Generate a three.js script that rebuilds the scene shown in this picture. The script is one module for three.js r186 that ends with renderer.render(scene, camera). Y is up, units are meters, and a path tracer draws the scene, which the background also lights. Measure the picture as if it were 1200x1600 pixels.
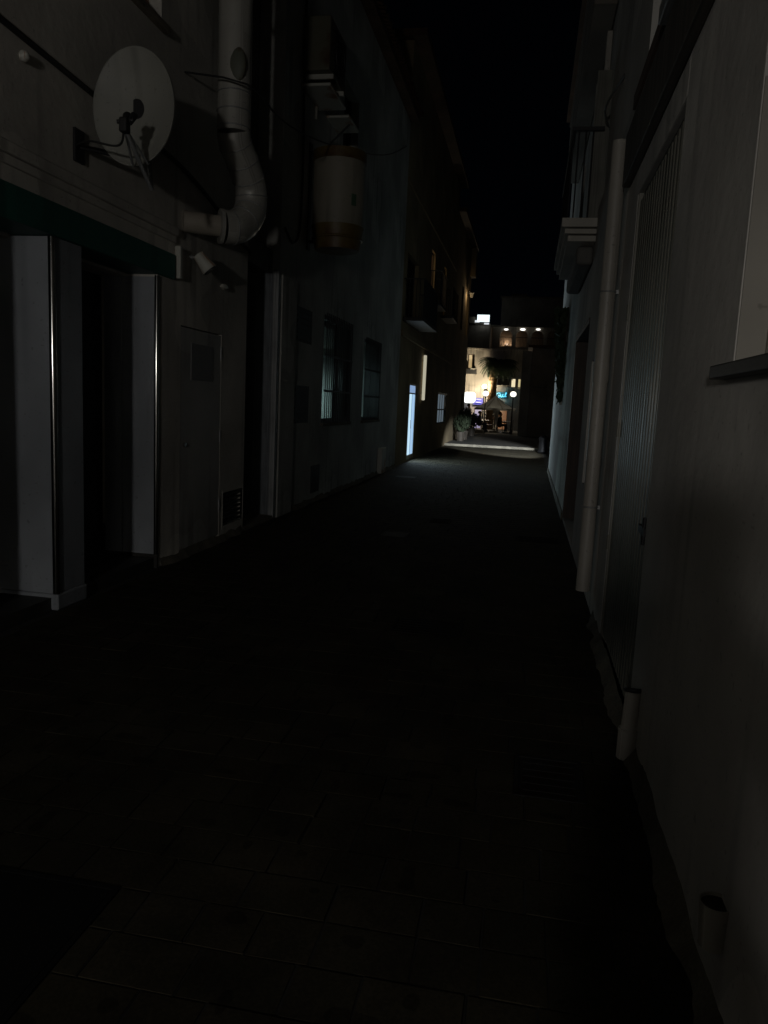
import * as THREE from 'three';
import { mergeGeometries } from 'three/addons/utils/BufferGeometryUtils.js';
import { RoundedBoxGeometry } from 'three/addons/geometries/RoundedBoxGeometry.js';
import { MarchingCubes } from 'three/addons/objects/MarchingCubes.js';
import { RectAreaLightUniformsLib } from 'three/addons/lights/RectAreaLightUniformsLib.js';

// ───────────── camera (eye 1.66 m above the paving, alley runs along -z) ─────────────
const EYE = 1.66, FOCAL = 1200, VANISH = [827, 640], ROLL = THREE.MathUtils.degToRad(4.1);
const scene = new THREE.Scene();
const camera = new THREE.PerspectiveCamera(2 * THREE.MathUtils.radToDeg(Math.atan(800 / FOCAL)), 0.75, 0.05, 400);
const fwC = new THREE.Vector3((VANISH[0] - 600) / FOCAL, (800 - VANISH[1]) / FOCAL, -1).normalize();
const upC = new THREE.Vector3(Math.sin(ROLL), Math.cos(ROLL), 0); upC.addScaledVector(fwC, -upC.dot(fwC)).normalize();
const rtC = new THREE.Vector3().crossVectors(fwC, upC);
{ // rows of the rotation are the world axes written in camera axes
  const m = new THREE.Matrix4().makeBasis(
    new THREE.Vector3(rtC.x, upC.x, -fwC.x), new THREE.Vector3(rtC.y, upC.y, -fwC.y), new THREE.Vector3(rtC.z, upC.z, -fwC.z));
  camera.quaternion.setFromRotationMatrix(m); camera.position.set(0, EYE, 0); scene.add(camera);
}
// ───────────── night sky, moon, exposure ─────────────
const renderer = new THREE.WebGLRenderer();
renderer.toneMapping = THREE.LinearToneMapping; renderer.toneMappingExposure = 1; renderer.shadowMap.enabled = true;
RectAreaLightUniformsLib.init();
{
  const w = 64, h = 32, d = new Float32Array(w * h * 4);
  for (let j = 0; j < h; j++) { // bottom row first: even night air, a little paler low down
    const el = (j + 0.5) / h * 180 - 90, k = el < 0 ? 1 : 0.35 + 0.65 * Math.exp(-el / 14);
    for (let i = 0; i < w; i++) { const o = (j * w + i) * 4; d[o] = 0.00035 * k; d[o + 1] = 0.00058 * k; d[o + 2] = 0.00115 * k; d[o + 3] = 1; }
  }
  const t = new THREE.DataTexture(d, w, h, THREE.RGBAFormat, THREE.FloatType);
  t.mapping = THREE.EquirectangularReflectionMapping; t.magFilter = THREE.LinearFilter; t.minFilter = THREE.LinearFilter; t.needsUpdate = true;
  scene.background = t; scene.environment = t;
}
const moon = new THREE.DirectionalLight(0xfff0dc, 0.004); moon.position.set(-6, 30, 14); moon.castShadow = true; moon.shadow.radius = 30;
Object.assign(moon.shadow.camera, { left: -30, right: 30, top: 40, bottom: -40, near: 1, far: 120 });
scene.add(moon); scene.add(moon.target); moon.target.position.set(-1.5, 0, -20);

// ───────────── helpers ─────────────
const V = (x, y, z) => new THREE.Vector3(x, y, z);
let seed = 7; const rnd = () => { seed = (seed * 1664525 + 1013904223) >>> 0; return seed / 4294967296; };
const rr = (a, b) => a + (b - a) * rnd();
function ray(px, py) { const d = V((px - 600) / FOCAL, (800 - py) / FOCAL, -1); return V(d.dot(rtC), d.dot(upC), -d.dot(fwC)); }
const onX = (px, py, x) => { const r = ray(px, py), t = x / r.x; return V(x, EYE + r.y * t, r.z * t); };
const onZ = (px, py, z) => { const r = ray(px, py), t = z / r.z; return V(r.x * t, EYE + r.y * t, z); };
const onY = (px, py, y = 0) => { const r = ray(px, py), t = (y - EYE) / r.y; return V(r.x * t, y, r.z * t); };

const taken = {};
const numbered = (n) => { const k = taken[n] = (taken[n] ?? -1) + 1; return k ? `${n}_${String(k).padStart(3, '0')}` : n; };
const org = new Map();
function thing(name, label, category, [x, y, z], group, kind) {
  const g = new THREE.Group(); g.name = numbered(name); g.position.set(x, y, z); scene.add(g); org.set(g, V(x, y, z));
  g.userData.label = label; g.userData.category = category; if (group) g.userData.group = group; if (kind) g.userData.kind = kind;
  return g;
}
function worldUV(g) { // uv in metres from the dominant normal
  const p = g.attributes.position, n = g.attributes.normal, u = new Float32Array(p.count * 2);
  for (let i = 0; i < p.count; i++) {
    const ax = Math.abs(n.getX(i)), ay = Math.abs(n.getY(i)), az = Math.abs(n.getZ(i));
    const [a, b] = ay > ax && ay > az ? [p.getX(i), p.getZ(i)] : ax > az ? [p.getZ(i), p.getY(i)] : [p.getX(i), p.getY(i)];
    u[i * 2] = a; u[i * 2 + 1] = b;
  }
  g.setAttribute('uv', new THREE.BufferAttribute(u, 2)); return g;
}
function clean(g) {
  g = g.index ? g.toNonIndexed() : g; for (const k of Object.keys(g.attributes)) if (!['position', 'normal', 'uv', 'color'].includes(k)) g.deleteAttribute(k);
  if (!g.attributes.normal) g.computeVertexNormals(); return g;
}
function join(gs, uv = true) {
  gs = (Array.isArray(gs) ? gs : [gs]).map(clean); if (uv) gs.forEach(worldUV);
  const anyC = gs.some((g) => g.attributes.color); if (!anyC) gs.forEach((g) => g.deleteAttribute('color'));
  return gs.length > 1 ? mergeGeometries(gs) : gs[0];
}
// geometry is written in world coordinates and moved to the thing's base
function part(name, gs, m, parent, uv = true) {
  const g = join(gs, uv), o = org.get(parent); g.translate(-o.x, -o.y, -o.z);
  const me = new THREE.Mesh(g, m); me.name = name; me.castShadow = me.receiveShadow = true; parent.add(me); org.set(me, o); return me;
}
function solo(name, label, category, gs, m, base, group, kind, uv = true) {
  const g = join(gs, uv); g.translate(-base[0], -base[1], -base[2]);
  const me = new THREE.Mesh(g, m); me.name = numbered(name); me.position.set(...base); me.castShadow = me.receiveShadow = true; scene.add(me); org.set(me, V(...base));
  me.userData.label = label; if (category) me.userData.category = category; if (group) me.userData.group = group; if (kind) me.userData.kind = kind; return me;
}
function box(x0, x1, y0, y1, z0, z1, r = 0) {
  const w = Math.abs(x1 - x0), h = Math.abs(y1 - y0), d = Math.abs(z1 - z0);
  const g = r > 0 ? new RoundedBoxGeometry(w, h, d, 2, Math.min(r, w / 2.1, h / 2.1, d / 2.1)) : new THREE.BoxGeometry(w, h, d);
  return g.translate((x0 + x1) / 2, (y0 + y1) / 2, (z0 + z1) / 2);
}
function cyl(a, b, r0, r1 = r0, seg = 14) {
  const d = b.clone().sub(a), g = new THREE.CylinderGeometry(r1, r0, d.length(), seg);
  g.applyQuaternion(new THREE.Quaternion().setFromUnitVectors(V(0, 1, 0), d.clone().normalize())); return g.translate((a.x + b.x) / 2, (a.y + b.y) / 2, (a.z + b.z) / 2);
}
const tube = (pts, r, n = 40, k = 8) => new THREE.TubeGeometry(new THREE.CatmullRomCurve3(pts), n, r, k);
const ball = (c, r, sx = 1, sy = 1, sz = 1, n = 18) => new THREE.SphereGeometry(r, n, Math.round(n * 0.7)).scale(sx, sy, sz).translate(c.x, c.y, c.z);
// a wall along z with rectangular openings [z0, z1, y0, y1] (z0 < z1), from x0 to x1
function wallZ(x0, x1, z0, z1, y0, y1, holes = []) {
  const s = new THREE.Shape(); s.moveTo(-z0, y0); s.lineTo(-z0, y1); s.lineTo(-z1, y1); s.lineTo(-z1, y0); s.closePath();
  for (const [a, b, c, d] of holes) { const h = new THREE.Path(); h.moveTo(-a, c); h.lineTo(-b, c); h.lineTo(-b, d); h.lineTo(-a, d); h.closePath(); s.holes.push(h); }
  return new THREE.ExtrudeGeometry(s, { depth: x1 - x0, bevelEnabled: false }).rotateY(Math.PI / 2).translate(x0, 0, 0);
}
// a wall along x with openings [x0, x1, y0, y1]; arch = true rounds the tops
function wallX(z0, z1, x0, x1, y0, y1, holes = [], arch = false) {
  const s = new THREE.Shape(); s.moveTo(x0, y0); s.lineTo(x1, y0); s.lineTo(x1, y1); s.lineTo(x0, y1); s.closePath();
  for (const [a, b, c, d] of holes) {
    const h = new THREE.Path(); h.moveTo(a, c); h.lineTo(b, c);
    if (arch) { const r = (b - a) / 2; h.lineTo(b, d - r); h.absarc((a + b) / 2, d - r, r, 0, Math.PI, false); h.lineTo(a, c); } else { h.lineTo(b, d); h.lineTo(a, d); h.closePath(); }
    s.holes.push(h);
  }
  return new THREE.ExtrudeGeometry(s, { depth: z1 - z0, bevelEnabled: false, curveSegments: 10 }).translate(0, 0, z0);
}
// ───────────── tileable noise textures ─────────────
function hash(x, y, s) { let h = (x * 374761393 + y * 668265263 + s * 974634211) | 0; h = Math.imul(h ^ (h >>> 13), 1274126177); return ((h ^ (h >>> 16)) >>> 0) / 4294967295; }
function vnoise(u, v, px, py, s) {
  const x = u * px, y = v * py, xi = Math.floor(x), yi = Math.floor(y), fx = x - xi, fy = y - yi, sx = fx * fx * (3 - 2 * fx), sy = fy * fy * (3 - 2 * fy);
  const q = (a, b) => hash(((xi + a) % px + px) % px, ((yi + b) % py + py) % py, s);
  return (q(0, 0) * (1 - sx) + q(1, 0) * sx) * (1 - sy) + (q(0, 1) * (1 - sx) + q(1, 1) * sx) * sy;
}
function tex(n, fn, rep, srgb = true) {
  const d = new Uint8Array(n * n * 4);
  for (let j = 0; j < n; j++) for (let i = 0; i < n; i++) { const c = fn(i / n, j / n), o = (j * n + i) * 4; for (let k = 0; k < 3; k++) d[o + k] = Math.max(0, Math.min(255, Math.round((Array.isArray(c) ? c[k] : c) * 255))); d[o + 3] = 255; }
  const t = new THREE.DataTexture(d, n, n); t.wrapS = t.wrapT = THREE.RepeatWrapping; t.magFilter = THREE.LinearFilter; t.minFilter = THREE.LinearMipmapLinearFilter; t.generateMipmaps = true;
  t.repeat.set(rep, rep); if (srgb) t.colorSpace = THREE.SRGBColorSpace; t.needsUpdate = true; return t;
}
const fbm = (u, v, p, o, s) => { let a = 0, w = 0.5, t = 0; for (let k = 0; k < o; k++) { a += w * vnoise(u, v, p << k, p << k, s + k); t += w; w *= 0.55; } return a / t; };
const stuccoTex = tex(512, (u, v) => { // limewash: cloudy patches, drip stains, pitting
  const cloud = fbm(u, v, 3, 5, 1), drip = vnoise(u, v, 40, 3, 9) * vnoise(u, v, 6, 2, 11), pit = vnoise(u, v, 170, 170, 5) > 0.93 ? 0.12 : 0;
  const patch = fbm(u, v, 2, 3, 17), k = 0.74 + 0.34 * (cloud - 0.4) - 0.3 * Math.max(0, drip - 0.35) - pit + (patch > 0.58 ? 0.06 : 0); return [k, k * 0.99, k * 0.97];
}, 0.34);
const stuccoBump = tex(512, (u, v) => 0.5 * fbm(u, v, 24, 4, 31) + 0.5 * fbm(u, v, 5, 3, 37), 0.55, false);
const stoneTex = tex(512, (u, v) => { const a = fbm(u, v, 6, 5, 51), b = vnoise(u, v, 200, 200, 53), c = vnoise(u, v, 14, 14, 57); const k = 0.5 + 0.4 * a + 0.16 * (b - 0.5) - (c > 0.86 ? 0.15 : 0); return [k, k * 0.97, k * 0.9]; }, 0.7);
const metalTex = tex(256, (u, v) => { const k = 0.8 + 0.22 * (vnoise(u, v, 160, 4, 71) - 0.5) + 0.2 * (fbm(u, v, 4, 4, 73) - 0.5); return k; }, 1);
const rustTex = tex(256, (u, v) => { const a = fbm(u, v, 5, 5, 81), r = Math.max(0, a - 0.55) * 3; return [0.85 - 0.25 * r, 0.85 - 0.48 * r, 0.83 - 0.6 * r]; }, 0.8);
const woodTex = tex(256, (u, v) => { const w = vnoise(u, v, 60, 2, 91) * 0.5 + vnoise(u, v, 18, 3, 93) * 0.5; return 0.6 + 0.5 * (w - 0.35); }, 1);
const roughTex = tex(256, (u, v) => { const k = 0.55 + 0.6 * (fbm(u, v, 8, 4, 95) - 0.35); return k; }, 0.9, false);
const C = (r, g, b) => new THREE.Color().setRGB(r, g, b);
const M = {};
const std = (r, g, b, o = {}) => new THREE.MeshStandardMaterial({ color: C(r, g, b), roughness: 0.85, ...o });
const stucco = (r, g, b) => std(r, g, b, { map: stuccoTex, bumpMap: stuccoBump, bumpScale: 0.006, roughness: 0.95 });
M.whiteWall = stucco(0.78, 0.76, 0.71); M.nearWall = stucco(0.83, 0.82, 0.8); M.greyWall = stucco(0.4, 0.41, 0.4); M.paleWall = stucco(0.62, 0.63, 0.61);
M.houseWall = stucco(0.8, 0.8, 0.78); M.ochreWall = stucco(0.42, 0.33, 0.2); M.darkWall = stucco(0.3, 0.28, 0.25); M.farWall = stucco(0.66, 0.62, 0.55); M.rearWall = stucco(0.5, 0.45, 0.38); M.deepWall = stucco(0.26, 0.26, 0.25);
M.panel = std(0.4, 0.44, 0.5, { map: stuccoTex, roughness: 0.5 }); M.plinth = std(0.06, 0.06, 0.06, { map: stoneTex, roughness: 0.6 });
M.green = std(0.022, 0.17, 0.135, { map: stuccoTex, roughness: 0.55 }); M.brownTrim = std(0.15, 0.125, 0.1, { map: woodTex, roughness: 0.7 });
M.steel = std(0.62, 0.62, 0.6, { map: metalTex, metalness: 1, roughness: 0.13 }); M.zinc = std(0.42, 0.43, 0.43, { map: metalTex, metalness: 0.35, roughness: 0.5 });
M.duct = std(0.56, 0.56, 0.53, { map: stuccoTex, metalness: 0.15, roughness: 0.45 }); M.black = std(0.018, 0.018, 0.018, { roughness: 0.6 }); M.iron = std(0.025, 0.025, 0.027, { roughness: 0.5, metalness: 0.4 });
M.dish = std(0.44, 0.45, 0.42, { map: stuccoTex, roughness: 0.55 }); M.plastic = std(0.66, 0.66, 0.62, { roughness: 0.5, map: rustTex }); M.pvc = std(0.56, 0.54, 0.5, { map: stuccoTex, roughness: 0.45 });
M.shed = std(0.32, 0.32, 0.28, { map: stuccoTex, roughness: 0.5, metalness: 0.2 }); M.wood = std(0.1, 0.06, 0.035, { map: woodTex, roughness: 0.6 }); M.darkDoor = std(0.03, 0.03, 0.032, { map: woodTex, roughness: 0.5 });
M.yellow = std(0.17, 0.12, 0.035, { map: rustTex, roughness: 0.5 }); M.signWhite = std(0.4, 0.38, 0.32, { map: stuccoTex, roughness: 0.45 }); M.signGreen = std(0.06, 0.12, 0.07, { roughness: 0.5 });
M.stone = std(0.3, 0.28, 0.25, { map: stoneTex }); M.roof = std(0.16, 0.09, 0.06, { map: stoneTex }); M.asphalt = std(0.05, 0.05, 0.05, { map: stoneTex });
M.glassDark = new THREE.MeshPhysicalMaterial({ color: C(0.02, 0.025, 0.03), roughness: 0.08, metalness: 0, specularIntensity: 1 });
M.glass = new THREE.MeshPhysicalMaterial({ color: C(0.85, 0.92, 0.92), roughness: 0.06, transmission: 1, thickness: 0 });
const glow = (r, g, b, k) => new THREE.MeshStandardMaterial({ color: C(0.3, 0.3, 0.3), emissive: C(r, g, b), emissiveIntensity: k, roughness: 0.6 });
function lampAt(p, col, cd, parent, radius = 0.05) {
  const l = new THREE.PointLight(C(...col), cd); l.castShadow = true; l.shadow.radius = radius / 0.02; const o = org.get(parent); l.position.set(p.x - o.x, p.y - o.y, p.z - o.z); parent.add(l); return l;
}
function panelLight(p, dir, w, h, col, k, parent) {
  const l = new THREE.RectAreaLight(C(...col), k, w, h), o = org.get(parent); parent.add(l); l.position.set(p.x - o.x, p.y - o.y, p.z - o.z); l.lookAt(p.x + dir.x, p.y + dir.y, p.z + dir.z); return l;
}
const NEAR = 28;   // candela of the unseen lamp behind the viewer
const LX = -3.4, RX = 0.62;   // faces of the two rows of buildings
// ───────────── paving ─────────────
const pave = thing('pavement', 'dark stone block paving of the narrow alley', null, [0, 0, 0], null, 'structure'); delete pave.userData.category;
part('bedding', box(-9, 9, -0.3, -0.004, -32.3, 14), std(0.026, 0.025, 0.02, { map: stoneTex, roughness: 1 }), pave);
{
  const mats = [[0.066, 0.062, 0.047], [0.058, 0.055, 0.042], [0.074, 0.068, 0.052], [0.062, 0.056, 0.04]].map(([r, g, b]) => new THREE.MeshPhysicalMaterial({ color: C(r, g, b), specularIntensity: 0.22, map: stoneTex, roughness: 0.95, bumpMap: stuccoBump, bumpScale: 0.0012 }));
  const covers = [[0.05, 0.36, -3.6, -3.2], [-0.9, -0.38, -5.8, -5.4], [-1.8, -1.24, -2.2, -1.2], [-1.74, -1.42, -9.8, -9.4], [-1.3, -1.0, -11.2, -10.8], [-2.9, -2.45, -17.6, -17.2], [-0.06, 0.5, -10.2, -9.8]];
  const list = [];
  let row = 0;
  for (let z = 0.8; z > -32.4; z -= 0.2, row++) {
    let x = -3.36 - rr(0, 0.3);
    while (x < 0.6) {
      const w = 0.2 + (hash(row, Math.round(x * 50), 3) > 0.55 ? 0.1 : 0), a = Math.max(x, -3.36), b = Math.min(x + w, 0.61);
      x += w; if (b - a < 0.06) continue;
      let runs = [[a, b]];   // blocks are sawn off where a cover is let in
      for (const [c, d, e, f] of covers) if (z - 0.1 > e && z - 0.1 < f) runs = runs.flatMap(([s, t]) => t <= c || s >= d ? [[s, t]] : [[s, c], [d, t]].filter(([u, v]) => v - u > 0.03));
      for (const [s, t] of runs) list.push({ a: s, b: t, z, dy: z > -6 ? rr(-0.0012, 0.0012) : 0, m: Math.floor(rnd() * 4), tx: z > -6 ? rr(-0.004, 0.004) : 0, tz: z > -6 ? rr(-0.003, 0.003) : 0 });
    }
  }
  const seen = (s) => { const dx = (s.a + s.b) / 2, dz = s.z - 0.1, p = V(dx, -EYE, dz), q = V(p.x * rtC.x + p.y * upC.x - p.z * fwC.x, p.x * rtC.y + p.y * upC.y - p.z * fwC.y, p.x * rtC.z + p.y * upC.z - p.z * fwC.z); const px = 600 + 1200 * q.x / -q.z, py = 800 - 1200 * q.y / -q.z; return q.z < 0 && px > -60 && px < 1260 && py < 1680; };
  const geo = (s) => { const g = new THREE.BoxGeometry(s.b - s.a - 0.006, 0.04, 0.194); const u = g.attributes.position; for (let i = 0; i < u.count; i++) if (u.getY(i) > 0) { u.setX(i, u.getX(i) * 0.985 + rr(-0.003, 0.003)); u.setZ(i, u.getZ(i) * 0.98 + rr(-0.002, 0.002)); } g.computeVertexNormals(); g.rotateX(s.tx).rotateZ(s.tz); return g.translate((s.a + s.b) / 2, -0.02 + s.dy, s.z - 0.1); };
  const near = list.filter(seen).sort((p, q) => q.z - p.z).slice(0, 300), set = new Set(near);
  near.forEach((s, i) => part(i ? `paving_block_${String(i).padStart(3, '0')}` : 'paving_block', geo(s), mats[s.m], pave));
  mats.forEach((m, k) => { const r = list.filter((s) => !set.has(s) && s.m === k).map(geo); const f = m.clone(); f.bumpMap = null; if (r.length) part('paving_blocks_beyond', r, f, pave).userData.kind = 'stuff'; });
  // iron covers and hatches let into the paving
  const coverLook = ['small square iron drain cover beside the shed gate', 'square dark iron manhole cover in the middle of the paving', 'large black rectangular hatch plate set in the paving', 'worn pale square cover below the shop wall', 'narrow iron cover beyond the pale square cover', 'pale square cover near the barred windows', 'wide dark drain grating below the white downpipe'];
  covers.forEach(([a, b, e, f], i) => {
    const pale = i === 3 || i === 5, m = pale ? std(0.12, 0.12, 0.115, { map: stoneTex, roughness: 0.9 }) : i === 2 ? new THREE.MeshPhysicalMaterial({ color: C(0.008, 0.008, 0.008), roughness: 1, specularIntensity: 0.2 }) : new THREE.MeshPhysicalMaterial({ color: C(0.03, 0.03, 0.03), map: rustTex, roughness: 1, specularIntensity: 0.15 });
    const t = thing(i === 2 ? 'hatch_plate' : 'manhole_cover', coverLook[i], 'cover', [(a + b) / 2, -0.004, (e + f) / 2], 'covers let into the paving');
    part('rim', [box(a, b, -0.004, 0.003, f - 0.02, f), box(a, b, -0.004, 0.003, e, e + 0.02), box(a, a + 0.02, -0.004, 0.003, e + 0.02, f - 0.02), box(b - 0.02, b, -0.004, 0.003, e + 0.02, f - 0.02)], m, t);
    const lid = [box(a + 0.024, b - 0.024, -0.004, 0.0005, e + 0.024, f - 0.024)];
    if (!pale && i !== 2) for (let k = 1; k < 6; k++) lid.push(box(a + 0.04, b - 0.04, 0.0005, 0.003, e + (f - e) * k / 6 - 0.012, e + (f - e) * k / 6 + 0.012));
    part('lid', lid, m, t);
  });
}
const plaza = solo('plaza_ground', 'dark paved square beyond the alley, one step up', null, [box(-40, 40, -0.3, 0.1, -140, -32.43)], std(0.06, 0.058, 0.054, { map: stoneTex, roughness: 1 }), [0, 0, -32.5], null, 'structure');
solo('street_ground', 'dark ground behind the houses', null, box(-80, 80, -0.5, -0.31, -160, 30), M.asphalt, [0, -0.5, 0], null, 'structure');
{ // pale stone step across the end of the alley, lit by an unseen lamp placed round the corner
  const t = thing('stone_step', 'pale limestone step catching lamplight across the alley end', 'step', [-1.8, 0, -32.4]), m = std(0.46, 0.45, 0.42, { map: stoneTex, roughness: 0.8 });
  for (let k = 0; k < 5; k++) part('tread', box(-4.1 + k * 0.94, -3.165 + k * 0.94, 0.005, 0.104, -32.42, -32.305, 0.008), m, t);
  const l = thing('unseen_flood_lamp', 'unseen flood lamp behind the far end of the balcony house, lighting the step', 'lamp', [1.3, 2.6, -21.4]), c = V(1.3, 2.55, -21.75);
  part('housing', box(1.15, 1.45, 2.46, 2.7, -21.66, -21.5, 0.02), M.iron, l); part('arm', box(1.27, 1.33, 2.6, 2.66, -21.5, -21.3), M.iron, l); part('lamp_glass', box(1.18, 1.42, 2.5, 2.66, -21.675, -21.662), glow(0.9, 0.96, 1, 2), l);
  const s = new THREE.SpotLight(C(0.9, 0.96, 1), 700, 0, THREE.MathUtils.degToRad(11.2), 0.3); s.castShadow = true; s.shadow.radius = 4; s.position.set(c.x - 1.3, c.y - 2.6, c.z + 21.4); s.target.position.set(-1.6 - 1.3, -0.5 - 2.6, -32.3 + 21.4); l.add(s); l.add(s.target);
}
// ───────────── left row: shop with pilasters ─────────────
const shop = thing('shop_building', 'whitewashed shop building with green fascia and steel-edged pilasters', 'building', [LX, 0, -2]);
part('wall', [
  wallZ(LX - 0.35, LX, -8.96, 6, 2.95, 8.6, [[-6.75, -5.75, 4.85, 6.2], [-3, -2, 4.85, 6.2]]),
  wallZ(LX - 0.35, LX, -8.96, -6.7, 0, 2.95, [[-8.2, -7.18, 0.06, 2.32], [-8.93, -8.31, 0.16, 0.55]]),
], M.whiteWall, shop);
part('back_wall', [box(-9, -8.7, 0, 8.6, -8.96, 6), box(-9, LX - 0.02, 0, 8.6, 6, 6.3), box(-8.7, LX - 0.36, 0, 8.58, -8.96, -8.75)], M.whiteWall, shop);
part('roof', [box(-9.1, LX + 0.12, 8.6, 8.75, -8.96, 6.3)], M.roof, shop);
part('moulding', [box(LX - 0.05, LX + 0.05, 3.12, 3.2, -7.03, 6, 0.015), box(LX - 0.05, LX + 0.025, 3.06, 3.12, -7.03, 6, 0.01)], M.whiteWall, shop);
part('fascia', [box(LX - 0.3, LX + 0.03, 2.72, 2.95, -7.0, 6, 0.012)], M.green, shop).userData.label = 'dark green fascia band above the shop openings';
part('soffit', box(-4.4, LX - 0.31, 2.7, 2.74, -6.7, 6), M.whiteWall, shop);
for (const z of [-0.22, -1.84, -3.46, -5.08, -6.7]) {
  if (z > -6.6) {
    const p = part('pilaster', box(-3.93, LX + 0.02, 0.13, 2.715, z - 0.37, z, 0.006), M.panel, shop);
    part('plinth', [box(-3.95, LX + 0.035, 0, 0.13, z - 0.385, z + 0.012, 0.02)], M.panel, p);
    part('corner_trim', [cyl(V(LX + 0.012, 0.13, z - 0.006), V(LX + 0.012, 2.71, z - 0.006), 0.026, 0.026, 20)], M.steel, p);
    part('end_panel', box(-3.66, LX + 0.005, 0.132, 2.7, z + 0.001, z + 0.007, 0.002), M.panel, p);
  } else {
    const p = part('pilaster', box(-3.93, LX - 0.356, 0.13, 2.7, z - 0.3, z + 0.006), M.panel, shop);
    part('end_panel', box(LX - 0.35, LX - 0.012, 0.13, 2.7, z + 0.002, z + 0.008), M.panel, p);
    part('plinth', box(-3.95, LX + 0.012, 0, 0.13, z + 0.003, z + 0.02), M.plinth, p);
    part('corner_trim', [cyl(V(LX - 0.006, 0.13, z + 0.006), V(LX - 0.006, 2.71, z + 0.006), 0.022, 0.022, 20)], M.steel, p);
  }
}
part('threshold', box(-4.4, LX - 0.02, 0.0, 0.1, -6.68, 6), M.plinth, shop);
for (const z of [-1.84, -3.46, -5.08]) {
  const d = part('shop_door', [box(-4.02, -3.96, 0.1, 2.7, z - 1.62, z - 0.37)], M.darkDoor, shop);
  part('pane', [box(-3.955, -3.948, 0.35, 2.2, z - 1.5, z - 0.5)], M.glassDark, d);
  part('handle', [cyl(V(-3.93, 0.95, z - 0.62), V(-3.93, 1.25, z - 0.62), 0.012)], M.steel, d);
}
{ // sheet-metal cupboard door flush in the wall, vent and plate
  const d = part('cupboard_door', box(LX - 0.08, LX - 0.002, 0.08, 2.31, -8.19, -7.19, 0.004), std(0.58, 0.58, 0.57, { map: stuccoTex, roughness: 0.55 }), shop);
  for (const y of [0.42, 1.2, 2.12]) part('hinge', cyl(V(LX + 0.002, y - 0.07, -8.185), V(LX + 0.002, y + 0.07, -8.185), 0.012), M.zinc, d);
  part('lock', cyl(V(LX - 0.015, 1.15, -7.27), V(LX + 0.02, 1.15, -7.27), 0.022), M.steel, d);
  part('notice_plate', box(LX - 0.004, LX + 0.004, 1.8, 2.17, -7.98, -7.42), std(0.2, 0.2, 0.2, { roughness: 0.6 }), d);
  const v = part('vent_frame', [box(LX - 0.03, LX + 0.004, 0.13, 0.16, -8.95, -8.29), box(LX - 0.03, LX + 0.004, 0.55, 0.58, -8.95, -8.29), box(LX - 0.03, LX + 0.004, 0.16, 0.55, -8.95, -8.93), box(LX - 0.03, LX + 0.004, 0.16, 0.55, -8.31, -8.29)], M.whiteWall, shop);
  for (let k = 0; k < 7; k++) part('slat', box(LX - 0.05, LX - 0.02, 0.18 + k * 0.053, 0.2 + k * 0.053, -8.93, -8.31), M.black, v);
  part('vent_box', box(LX - 0.3, LX - 0.28, 0.12, 0.6, -8.96, -8.28), M.black, v);
}
for (const z of [-6.75, -3]) { // upstairs windows, shut
  const w = part('window', [box(LX - 0.2, LX - 0.12, 4.85, 4.93, z, z + 1), box(LX - 0.2, LX - 0.12, 6.12, 6.2, z, z + 1), box(LX - 0.2, LX - 0.12, 4.93, 6.12, z, z + 0.07), box(LX - 0.2, LX - 0.12, 4.93, 6.12, z + 0.93, z + 1), box(LX - 0.19, LX - 0.13, 4.93, 6.12, z + 0.47, z + 0.53)], M.plastic, shop);
  part('pane', box(LX - 0.17, LX - 0.16, 4.93, 6.12, z + 0.07, z + 0.93), M.glassDark, w); part('sill', box(LX - 0.2, LX + 0.06, 4.79, 4.848, z - 0.06, z + 1.06, 0.01), M.stone, w);
}
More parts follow.
